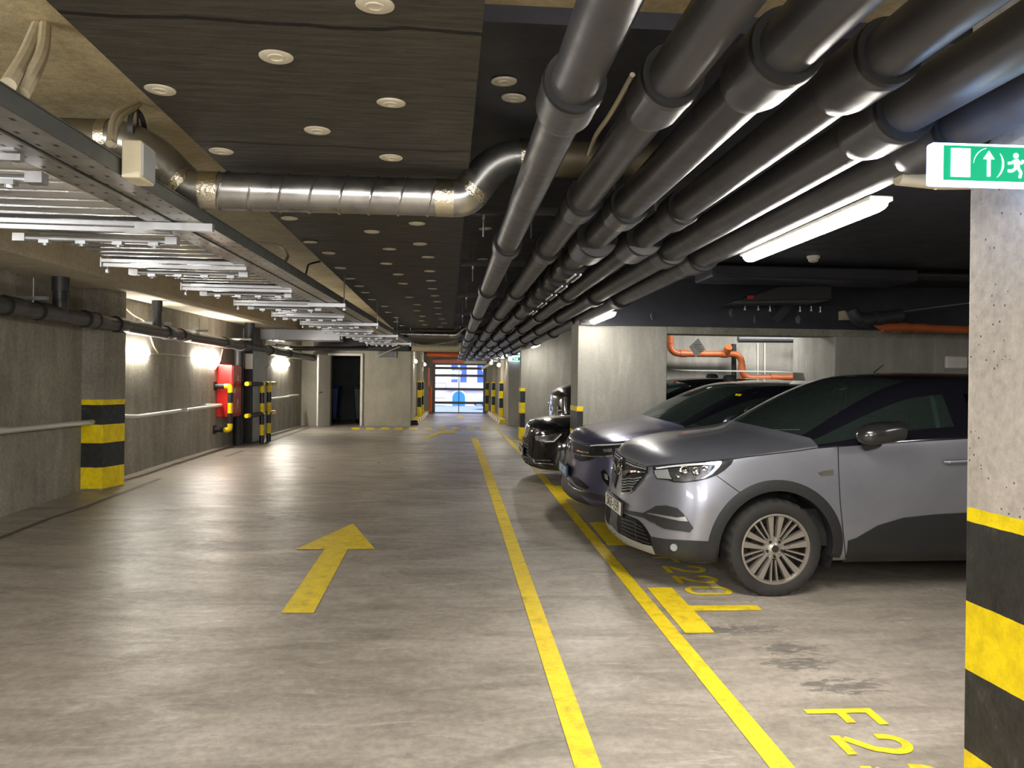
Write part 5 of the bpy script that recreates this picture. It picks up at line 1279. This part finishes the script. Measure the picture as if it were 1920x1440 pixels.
    def mirror(s, c, size, mat, sdl=(-1, 1)):
        for sd in sdl:
            cx, cy, cz = c; lx, ly, lz = size; mb = MB(); n, m = 20, 12; V = []
            for i in range(m + 1):
                t = -1 + 2 * i / m                   # along x, front to back
                k = max(0.02, (1 - max(0, -t) ** 2.2)) ** .5 if t < 0 else 1 - .12 * t * t
                if i == m: k = .86
                for q in range(n):
                    a = 2 * PI * q / n; ca, sa = math.cos(a), math.sin(a)
                    yy = math.copysign(abs(ca) ** .7, ca) * ly * k; zz = math.copysign(abs(sa) ** .75, sa) * lz * k * (1.0 if sa > 0 else .82)
                    V.append((cx + t * lx, sd * (cy + yy), cz + zz + .02 * t))
            mb.add(V, [(i*n+q, i*n+(q+1)%n, (i+1)*n+(q+1)%n, (i+1)*n+q) for i in range(m) for q in range(n)] + [tuple(range(n)), tuple(m*n+q for q in range(n))])
            o = s.part(mb, 'door_mirror', mat, sharp=50)
            mb = MB(); V = [(cx + lx + .004, sd * (cy + math.copysign(abs(math.cos(a)) ** .7, math.cos(a)) * ly * .78), cz + .02 + math.copysign(abs(math.sin(a)) ** .75, math.sin(a)) * lz * .74) for a in [2 * PI * q / n for q in range(n)]]; mb.add(V, [tuple(range(n))]); s.part(mb, 'mirror_glass', M['chrome'], o)
            mb = MB(); mb.tube([(cx + .02, sd * (cy - ly * .3), cz - lz * .7), (cx - .02, sd * (cy - ly * 1.6), cz - lz * 1.25)], [.035, .045], 10); s.part(mb, 'mirror_arm', M['cladding2'], o)
    def plate_obj(s, c, w, h, text, mat, tilt=.06, mark='plateb', size=None):
        # c: centre of plate (local), facing -x
        cx, cy, cz = c
        mb = MB(); mb.box((cx - .006, cy - w / 2, cz - h / 2), (cx + .012, cy + w / 2, cz + h / 2)); fr = s.part(mb, 'number_plate', M['plateb'], bevel=.003)
        mb = MB(); mb.box((cx - .009, cy - w / 2 + .008, cz - h / 2 + .008), (cx - .006, cy + w / 2 - .008, cz + h / 2 - .008)); s.part(mb, 'plate_face', M[mat], fr)
        Mx = Matrix.Translation((cx - .0105, cy, cz)) @ Matrix(((0, 0, 1, 0), (-1, 0, 0, 0), (0, 1, 0, 0), (0, 0, 0, 1)))
        mb = MB(); text_mb(mb, text, size or h * .92, Mx, extrude=.0008); s.part(mb, 'plate_text', M[mark], fr, fix=False)
# -------------------------------------------------- the silver-grey SUV
yaw1, tilt1 = rad(1.8), math.atan(.0363)
def place(wheel_px, Yp, wx, wy, wz, yaw, tilt):
    w_ = P(*wheel_px, Y=Yp); R_ = Matrix.Rotation(yaw, 3, 'Z') @ Matrix.Rotation(tilt, 3, 'X'); return w_ - R_ @ Vector((wx, wy, wz))
O1 = place((1455, 1030), 5.5, .95, -.90, .3525, yaw1, tilt1)
c1 = Car('suv', 'silver-grey SUV with a black roof parked nose-out nearest the camera', 'car', 'silver', 'roofblack', dict(scale=(1, 1, 1), side=.995, nose=1, lean=1, wheels=[(.95, .3525), (3.625, .3525)], arch=.425), O1, yaw1, tilt1, level=3)
for wx in (.95, 3.625):
    for sd in (-1, 1): c1.wheel(wx, .3525, .905, sd, .3525, .245)
    c1.arch_ring(wx, .3525, .418, .495, 'cladding')
c1.interior()
c1.mirror((1.63, 1.0, 1.185), (.16, .105, .085), M['mirrorb'])
z = lambda x, y: (1120 + x / 5.54, 820 + y / 5.54)
q = lambda *pts: [z(*p) for p in pts]
gr = c1.drape('grille', q((271, 205), (300, 222), (420, 270), (530, 305), (522, 365), (470, 440), (400, 522), (345, 570), (290, 578), (255, 572), (262, 420), (268, 310)), M['grilleb'], .004, 3, snap=True)
hl = c1.drape('headlight', q((578, 308), (760, 290), (1000, 268), (1200, 250), (1290, 243), (1415, 234), (1390, 280), (1320, 345), (1240, 395), (1150, 430), (1050, 455), (900, 472), (800, 468), (740, 448), (620, 432), (592, 380)), M['lampdark'], .005, 3)
c1.drape('lamp_bowl', q((745, 330), (900, 315), (1100, 300), (1190, 300), (1170, 380), (1060, 440), (900, 462), (800, 455), (770, 400)), M['lampbowl'], .008, 3, par=hl)
for (px_, py_), rr_ in (((1284, 882), .034), ((1305, 884), .032), ((1322, 879), .022), ((1272, 893), .018)):
    hq, hn = c1.hit(px_, py_, .010)
    for sd, par_ in ((1, hl[0]), (-1, hl[1])):
        mb = MB(); mb.lathe([(rr_, .0), (rr_ * .92, .006), (rr_ * .7, .002), (rr_ * .45, .003), (rr_ * .3, .010), (0, .013)], (0, 0, 0), 'Z', 16); Rq = hn.to_track_quat('Z', 'Y').to_matrix()
        mb.v = [(lambda w: (w.x, w.y * sd, w.z))(Rq @ Vector(v) + hq) for v in mb.v]; c1.part(mb, 'lamp_reflector', M['chrome'], par_)
c1.drape('lamp_side_bowl', q((600, 345), (740, 335), (760, 400), (780, 435), (630, 425), (605, 385)), M['steel_cab'], .008, 3, par=hl)
c1.drape('light_strip', q((612, 318), (800, 298), (1050, 276), (1285, 252), (1290, 270), (1265, 310), (1190, 385), (1110, 428), (1070, 435), (1150, 385), (1215, 315), (1220, 285), (1050, 292), (800, 315), (625, 335)), M['led'], .011, 2.5, par=hl)
for i in range(14):
    a, b = random.uniform(790, 1130), random.uniform(330, 445)
    if b > 400 and a > 1050: b -= 60
c1.drape('wing_bar', q((290, 352), (330, 345), (420, 352), (524, 362), (520, 374), (420, 368), (340, 372), (310, 398), (285, 400)), M['chrome'], .018, 2.5, par=gr)
for k, (y0, y1, x1) in enumerate(((240, 318, 525), (268, 338, 526))):
    c1.line('grille_bar', q((310, y0), (400, y0 + 38), (x1, y1)), .010, 'barg', .014, par=gr[0])
for k in range(5):
    y0 = 425 + k * 28; x1 = 478 - k * 27
    c1.line('grille_bar', q((262, y0 + 10), (300, y0 + 12), (340, y0 + 2), (390, y0 + 8), (x1, y0 - 8)), .010, 'barg', .014, par=gr[0])
c1.line('grille_surround', q((530, 305), (522, 368), (470, 445), (400, 528), (340, 578), (255, 580)), .010, 'chrome', .006)
# emblem ring with lightning bolt
eq, en = c1.hit(1169, 876, .012)
ec = Vector((eq.x - .008, 0, eq.z)); mb = MB(); mb.tube([ec + Vector((.012 * math.sin(a) , .058 * math.cos(a), .062 * math.sin(a))) for a in [2 * PI * k / 32 for k in range(32)]], .007, 8, closed=True)
em = c1.part(mb, 'emblem', M['chrome'])
mb = MB(); pl = [(-.105, .004), (.012, .028), (-.012, -.002), (.105, -.004), (-.012, -.028), (.012, .002)]
pl = [(-.088, .006), (.02, .03), (.004, .006), (.088, -.006), (-.02, -.03), (-.004, -.006)]
mb.add([ec + Vector((-.006, -a, b)) for a, b in pl] + [ec + Vector((.006, -a, b)) for a, b in pl], [tuple(range(6)), tuple(range(11, 5, -1))] + [(i, (i + 1) % 6, 6 + (i + 1) % 6, 6 + i) for i in range(6)]); c1.part(mb, 'emblem_bolt', M['chrome'], em)
lg = c1.drape('lower_grille', q((215, 790), (300, 800), (420, 850), (470, 892), (520, 960), (560, 1030), (577, 1130), (480, 1108), (330, 1048), (225, 990), (205, 900)), M['grilleb'], .004, 3, snap=True)
for k in range(5):
    c1.line('lower_grille_bar', q((262, 845 + k * 34), (380, 880 + k * 40), (478 + k * 22, 935 + k * 42)), .008, 'steel_dark', .014, par=lg[0])
c1.line('lower_grille_post', q((405, 865), (412, 960), (420, 1060)), .008, 'steel_dark', .014, par=lg[0])
c1.drape('skid_plate', q((150, 905), (215, 985), (330, 1048), (480, 1108), (577, 1130), (610, 1208), (480, 1165), (330, 1108), (215, 1040), (150, 970)), M['lip'], .012, 3, th=.02, snap=True)
c1.drape('bumper_corner', q((560, 1030), (700, 1055), (900, 1068), (1100, 1078), (1245, 1080), (1228, 1300), (1100, 1305), (800, 1252), (610, 1208), (577, 1130)), M['cladding'], .010, 3, th=.02)
c1.drape('bumper_band', q((285, 752), (480, 785), (560, 745), (612, 712), (660, 708), (560, 775), (520, 800), (560, 850), (600, 900), (480, 835), (320, 800)), M['cladding'], .006, 3)
fg = c1.drape('fog_recess', q((520, 792), (612, 714), (720, 706), (835, 736), (890, 790), (1000, 940), (960, 988), (850, 972), (700, 950), (620, 910), (560, 840)), M['cladding2'], .007, 3)
c1.drape('fog_trim', q((522, 784), (640, 800), (830, 832), (920, 822), (945, 872), (860, 866), (720, 838), (540, 795)), M['galv'], .012, 3, par=fg)
mb = MB(); pq, pn = c1.hit(*z(803, 1140), .016)
mb.lathe([(0, -.004), (.026, -.004), (.028, .004), (.02, .01)], (0, 0, 0), 'X', 16); mb.v = [tuple(pn.to_track_quat('-X', 'Z').to_matrix() @ Vector(v) + pq) for v in mb.v]; c1.part(mb, 'tow_cap', M['galv'])
c1.line('bumper_seam', q((1240, 400), (1350, 480), (1490, 580)), .006)
c1.line('hood_seam', q((535, 302), (760, 284), (1000, 262), (1290, 238), (1440, 222)) + [(1400, 857), (1450, 851), (1500, 845), (1545, 838)], .007)
c1.line('hood_crease', [(1250, 838), (1300, 822), (1380, 810), (1440, 806), (1500, 806)], .012, 'silver', .002)
c1.line('front_door_seam', [(1571, 836), (1572, 880), (1575, 940), (1582, 1010), (1586, 1052)], .006)
c1.drape('door_cladding', [(1.545, .43), (1.70, .52), (1.89, .575), (2.15, .60), (2.40, .61), (2.80, .62), (3.06, .60), (3.10, .50), (3.10, .245), (1.49, .245), (1.485, .41)], M['cladding'], .012, .05, th=.015, hitf=lambda x, z, o: c1.side(x, z, o))
bd = c1.drape('fender_badge', [(1533, 887), (1545, 882.5), (1562, 880.5), (1562, 891), (1540, 892.5)], M['chrome'], .006, 2.5)
dh = c1.side(2.32, .975, .02)[0]
for sd in (-1, 1):
    for x0 in (2.20, 3.10):
        a, b = c1.side(x0, .975, .03, sd)[0], c1.side(x0 + .2, .985, .03, sd)[0]; mb = MB(); mb.tube([a + Vector((0, -sd * .025, 0)), a.lerp(b, .1), b.lerp(a, .1), b + Vector((0, -sd * .025, 0))], [.012, .016, .016, .012], 10); c1.part(mb, 'door_handle', M['silver'])
pc = c1.hit(1157, 945, .0)[0]
c1.plate_obj((min(pc.x, c1.hit(1157, 935, 0)[0].x) - .02, 0, pc.z), .52, .114, 'SKF-159', 'plate', size=.118)
mb = MB(); a_, n_ = c1.bvh.ray_cast(Vector((2.32, .25, 3)), Vector((0, 0, -1)))[:2]; mb.tube([a_, a_ + Vector((.09, 0, .07))], [.006, .003], 6); c1.part(mb, 'roof_aerial', M['blackp'])
for sd in (-1, 1):
    mb = MB(); mb.tube(bend([(1.95, sd * .585, 1.44), (2.16, sd * .575, 1.485), (2.29, sd * .59, 1.46), (2.31, sd * .70, 1.12)], .12), [.018] * 16, 8); c1.part(mb, 'pillar_lining', M['lining'])
# hanging ornament behind the windshield
mb = MB(); mb.tube([(1.86, 0, 1.38), (1.86, 0, 1.26)], .003, 5); mb.lathe([(0, 0), (.02, -.02), (.03, -.06), (.012, -.07), (.012, -.10), (0, -.11)], (1.86, 0, 1.27), 'Z', 8); c1.part(mb, 'mirror_ornament', M['cable'])
# -------------------------------------------------- the blue-grey crossover
W2 = lambda x, y: (960 + x / 5.332, 690 + y / 5.332)
Q2 = lambda *pts: [W2(*p) for p in pts]
def on_floor(X, Y): return Vector((X, Y, zf(Y)))
c2 = Car('crossover', 'blue-grey crossover with a blue number plate parked between the silver and the black car', 'car', 'bluegrey', 'roofblack', dict(scale=(.93, .95, .905), side=.995, nose=1, lean=1, xmap=lambda a, c: a * .885 if a < 1.24 else a - .143, wheels=[(.83, .33), (3.38, .33)], arch=.40), on_floor(1.235, 8.36), rad(.8), math.atan(.036))
for wx in (.83, 3.38):
    for sd in (-1, 1): c2.wheel(wx, .33, .86, sd, .33, .225, style='five')
    c2.arch_ring(wx, .33, .392, .45, 'cladding')
c2.interior()
c2.mirror((1.46, .92, 1.07), (.11, .085, .07), M['bluegrey'])
g2 = c2.drape('grille', Q2((612, 742), (720, 775), (800, 798), (850, 888), (740, 890), (640, 855), (612, 845)), M['grilleb'], .005, 3, snap=True)
c2.drape('lower_grille', Q2((625, 862), (720, 886), (838, 897), (770, 925), (690, 935), (625, 905)), M['grilleb'], .005, 3, snap=True)
h2 = c2.drape('headlight', Q2((790, 785), (960, 775), (1150, 765), (1195, 742), (1150, 790), (1075, 888), (850, 892), (815, 830)), M['lampdark'], .006, 3)
c2.drape('light_strip', Q2((790, 776), (960, 764), (1160, 752), (1195, 736), (1185, 756), (960, 777), (792, 787)), M['led'], .012, 2, par=h2)
c2.drape('lamp_bowl', Q2((915, 812), (1000, 806), (1005, 838), (918, 842)), M['lampin'], .010, 2, par=h2)
c2.drape('lamp_bowl', Q2((1030, 805), (1110, 800), (1090, 845), (1035, 848)), M['lampin'], .010, 2, par=h2)
c2.line('chrome_strip', Q2((700, 872), (800, 885), (900, 888), (1060, 876)), .014, 'chrome', .012)
c2.line('chrome_strip', Q2((640, 820), (700, 838), (780, 850)), .012, 'chrome', .012)
fi = c2.drape('fog_intake', Q2((890, 1035), (925, 1012), (975, 1095), (968, 1190), (905, 1110)), M['grilleb'], .006, 2.5)
c2.drape('fog_lamp', Q2((925, 1055), (958, 1065), (965, 1120), (935, 1110)), M['lampin'], .010, 2, par=fi)
c2.drape('lower_mesh', Q2((610, 1085), (660, 1100), (775, 1195), (745, 1212), (640, 1170), (600, 1120)), M['grilleb'], .006, 3, snap=True)
c2.line('chrome_strip', Q2((575, 1155), (640, 1205), (700, 1228), (790, 1240)), .012, 'chrome', .016)
c2.drape('bumper_lip', Q2((575, 1135), (640, 1200), (760, 1245), (960, 1285), (960, 1345), (800, 1312), (650, 1255), (570, 1200)), M['cladding2'], .008, 3, snap=True)
c2.line('hood_seam', Q2((600, 735), (700, 768), (800, 770), (960, 758), (1160, 745)), .006)
c2.line('hood_crease', Q2((720, 745), (1000, 690), (1300, 645), (1490, 628)), .012, 'bluegrey', .003)
c2.line('hood_crease', Q2((700, 690), (900, 605), (1100, 560), (1350, 545)), .010, 'bluegrey', .003)
p = c2.hit(1064, 880, 0)[0]
c2.plate_obj((p.x - .035, 0, p.z), .50, .112, 'AFC-207', 'plateblue', mark='plate', size=.105)
p = c2.hit(1074.5, 840, .0)[0]; ec = Vector((p.x - .018, 0, p.z)); mb = MB(); mb.tube([ec + Vector((.01 * math.sin(a), .058 * math.cos(a), .058 * math.sin(a))) for a in [2 * PI * k / 28 for k in range(28)]], .006, 8, closed=True); e2 = c2.part(mb, 'emblem', M['chrome'])
mb = MB()
for pl in (((-.024, .05), (0, .008), (.024, .05)), ((-.046, .03), (-.022, -.044), (0, -.002), (.022, -.044), (.046, .03))):
    for a, b in zip(pl, pl[1:]): mb.bar(ec + Vector((0, -a[0], a[1])), ec + Vector((0, -b[0], b[1])), .009, .009)
c2.part(mb, 'emblem_letters', M['chrome'], e2)
c2.drape('windshield_sticker', [(1380, 739), (1391, 740), (1388, 743.5), (1378, 742.5)], M['yellow'], .006, 2, mirror=False)
# -------------------------------------------------- the black saloon
zA = lambda a, b, c: c * .80 if c <= 1.1 else .88 + (c - 1.1) * 1.03
c3 = Car('saloon', 'glossy black saloon parked behind the tall grey pillar', 'car', 'blackcar', 'blackcar', dict(scale=(1.06, .98, 1), side=.995, nose=.9, lean=.6, zmap=zA, wheels=[(.90, .33), (3.72, .33)], arch=.375), on_floor(1.04, 10.98), 0, math.atan(.034))
for wx in (.90, 3.72):
    for sd in (-1, 1): c3.wheel(wx, .33, .89, sd, .33, .225, style='five')
c3.interior()
c3.mirror((1.75, 1.0, .99), (.12, .09, .065), M['blackcar'])
g3 = c3.drape('grille', Q2((135, 700), (160, 715), (172, 770), (165, 960), (135, 945), (118, 850)), M['grilleb'], .005, 2, snap=True)
for k in range(6): c3.line('grille_bar', Q2((125, 755 + k * 32), (166, 768 + k * 33)), .010, 'barg', .010, par=g3[0])
c3.line('grille_surround', Q2((138, 702), (165, 712), (176, 770), (168, 962)), .010, 'chrome', .008)
h3 = c3.drape('headlight', Q2((232, 684), (380, 667), (505, 655), (470, 700), (425, 740), (335, 745), (240, 722)), M['lampin'], .006, 2)
c3.drape('lamp_bowl', Q2((270, 690), (345, 680), (335, 715), (275, 712)), M['steel_dark'], .009, 2, par=h3)
c3.drape('lamp_bowl', Q2((380, 680), (450, 672), (410, 715), (365, 720)), M['steel_dark'], .009, 2, par=h3)
c3.line('light_strip', Q2((340, 738), (420, 735), (495, 662)), .016, 'led', .010, par=h3[0])
c3.drape('air_intake', Q2((225, 905), (400, 912), (430, 965), (240, 965)), M['grilleb'], .005, 2.5)
c3.line('chrome_strip', Q2((235, 920), (390, 925)), .012, 'chrome', .010); c3.line('chrome_strip', Q2((235, 950), (415, 960)), .012, 'chrome', .010)
c3.line('hood_seam', Q2((150, 690), (250, 668), (400, 655), (560, 640)), .006)
p = c3.hit(980.5, 842, 0)[0]; c3.plate_obj((p.x - .03, 0, p.z), .50, .11, 'PRS-418', 'plate', size=.1)
p = c3.hit(983, 824, 0)[0]; mb = MB()
for k in range(4):
    cc = Vector((p.x - .02, (k - 1.5) * .052, p.z)); mb.tube([cc + Vector((0, .034 * math.cos(a), .034 * math.sin(a))) for a in [2 * PI * q / 20 for q in range(20)]], .004, 6, closed=True)
c3.part(mb, 'emblem', M['chrome'])
# -------------------------------------------------- the van behind it and a car out in the street
c4 = Car('van', 'dark brown van mostly hidden behind the tall grey pillar and the black saloon', 'car', 'vancar', 'vancar', dict(scale=(.95, .98, 1.12), side=1.0, nose=.7, lean=.6, xmap=lambda a, c: a * .55 if a < 1.24 else a - .56, wheels=[(.75, .34), (3.4, .34)], arch=.40), on_floor(1.72, 13.45), 0, math.atan(.02), glassmat='carglass_dark')
for wx in (.75, 3.4):
    for sd in (-1, 1): c4.wheel(wx, .34, .89, sd, .34, .225, style='five')
c4.interior()
c4.mirror((.86, 1.0, 1.17), (.10, .10, .10), M['blackcar'])
for s_, k in ((-1, 0), (1, 1)):
    for x_, z_ in ((.10, .72), (.13, .80)):
        a = c4.bvh.ray_cast(Vector((-2, s_ * .62, z_)), Vector((1, 0, 0)))[0]; mb = MB(); mb.lathe([(0, -.02), (.07, -.015), (.08, .03)], a, 'X', 16); c4.part(mb, 'headlight', M['lampin'])
c5 = Car('parked_car', 'pale blue-white car in the street beyond the garage door', 'car', 'whitecar', 'whitecar', dict(scale=(.62, .62, .62), side=.995, nose=1, lean=1, wheels=[(.95 * .62, .3525 * .62), (3.625 * .62, .3525 * .62)], arch=.42 * .62), Vector((P(889, 770, Y=34).x, 34, zf(34))), 0, 0)
for wx in (.95 * .62, 3.625 * .62):
    for sd in (-1, 1): c5.wheel(wx, .3525 * .62, .905 * .62, sd, .3525 * .62, .235 * .62, .14, 'five')
c5.mirror((1.63 * .62, 1.0 * .62, 1.185 * .62), (.09, .065, .05), M['whitecar'])
# ================================================================== light
w = bpy.data.worlds.new('sky'); SC.world = w; w.use_nodes = True
bg = w.node_tree.nodes['Background']; bg.inputs[0].default_value = (.62, .74, 1.0, 1); bg.inputs[1].default_value = .55
def area(name, loc, size, power, col=(1, .97, .92), target=None, spread=None):
    l = bpy.data.lights.new(name, 'AREA'); l.shape = 'RECTANGLE'; l.size, l.size_y = size; l.energy = power; l.color = col
    if spread: l.spread = rad(spread)
    o = bpy.data.objects.new(name, l); COL.objects.link(o); o.location = loc
    if target: o.rotation_euler = (Vector(target) - Vector(loc)).to_track_quat('-Z', 'Y').to_euler()
    return o
area('fill_light', (-.5, -1.6, 2.6), (3.0, 3.0), 205, target=(-.4, -.2, 0))  # added soft fill above and behind the camera, no fixture there
area('fill_light', (-3.9, .6, 2.0), (2.0, .25), 30, target=(0, 3.5, .6))  # added unseen fill from the left wall side, brightens the lane
area('fill_light', (5.2, 2.2, 2.85), (.3, 1.4), 14, target=(5.2, 2.2, 0))  # added fill high over the parking bays, without a fixture
area('street_fill', (0, 32.5, 9), (14, 6), 900, (.82, .9, 1), target=(0, 38, 3))  # added area light standing in for daylight on the house front
area('fill_light', (4.6, 11.1, 2.85), (2.5, .4), 22, target=(4.6, 11.4, 0))  # added fill hidden behind the black beam, brightens the grey wall
cam = bpy.data.cameras.new('camera'); co = bpy.data.objects.new('camera', cam); COL.objects.link(co)
co.matrix_world = Matrix.Translation(CAM0) @ CAMR.to_4x4(); cam.sensor_width = 36; cam.lens = F * 36 / 1920; cam.shift_y = -3 / 1920; cam.clip_start = .05
SC.camera = co
SC.view_settings.view_transform = 'Standard'
SC.view_settings.exposure = 1.88
SC.cycles.use_denoising = True
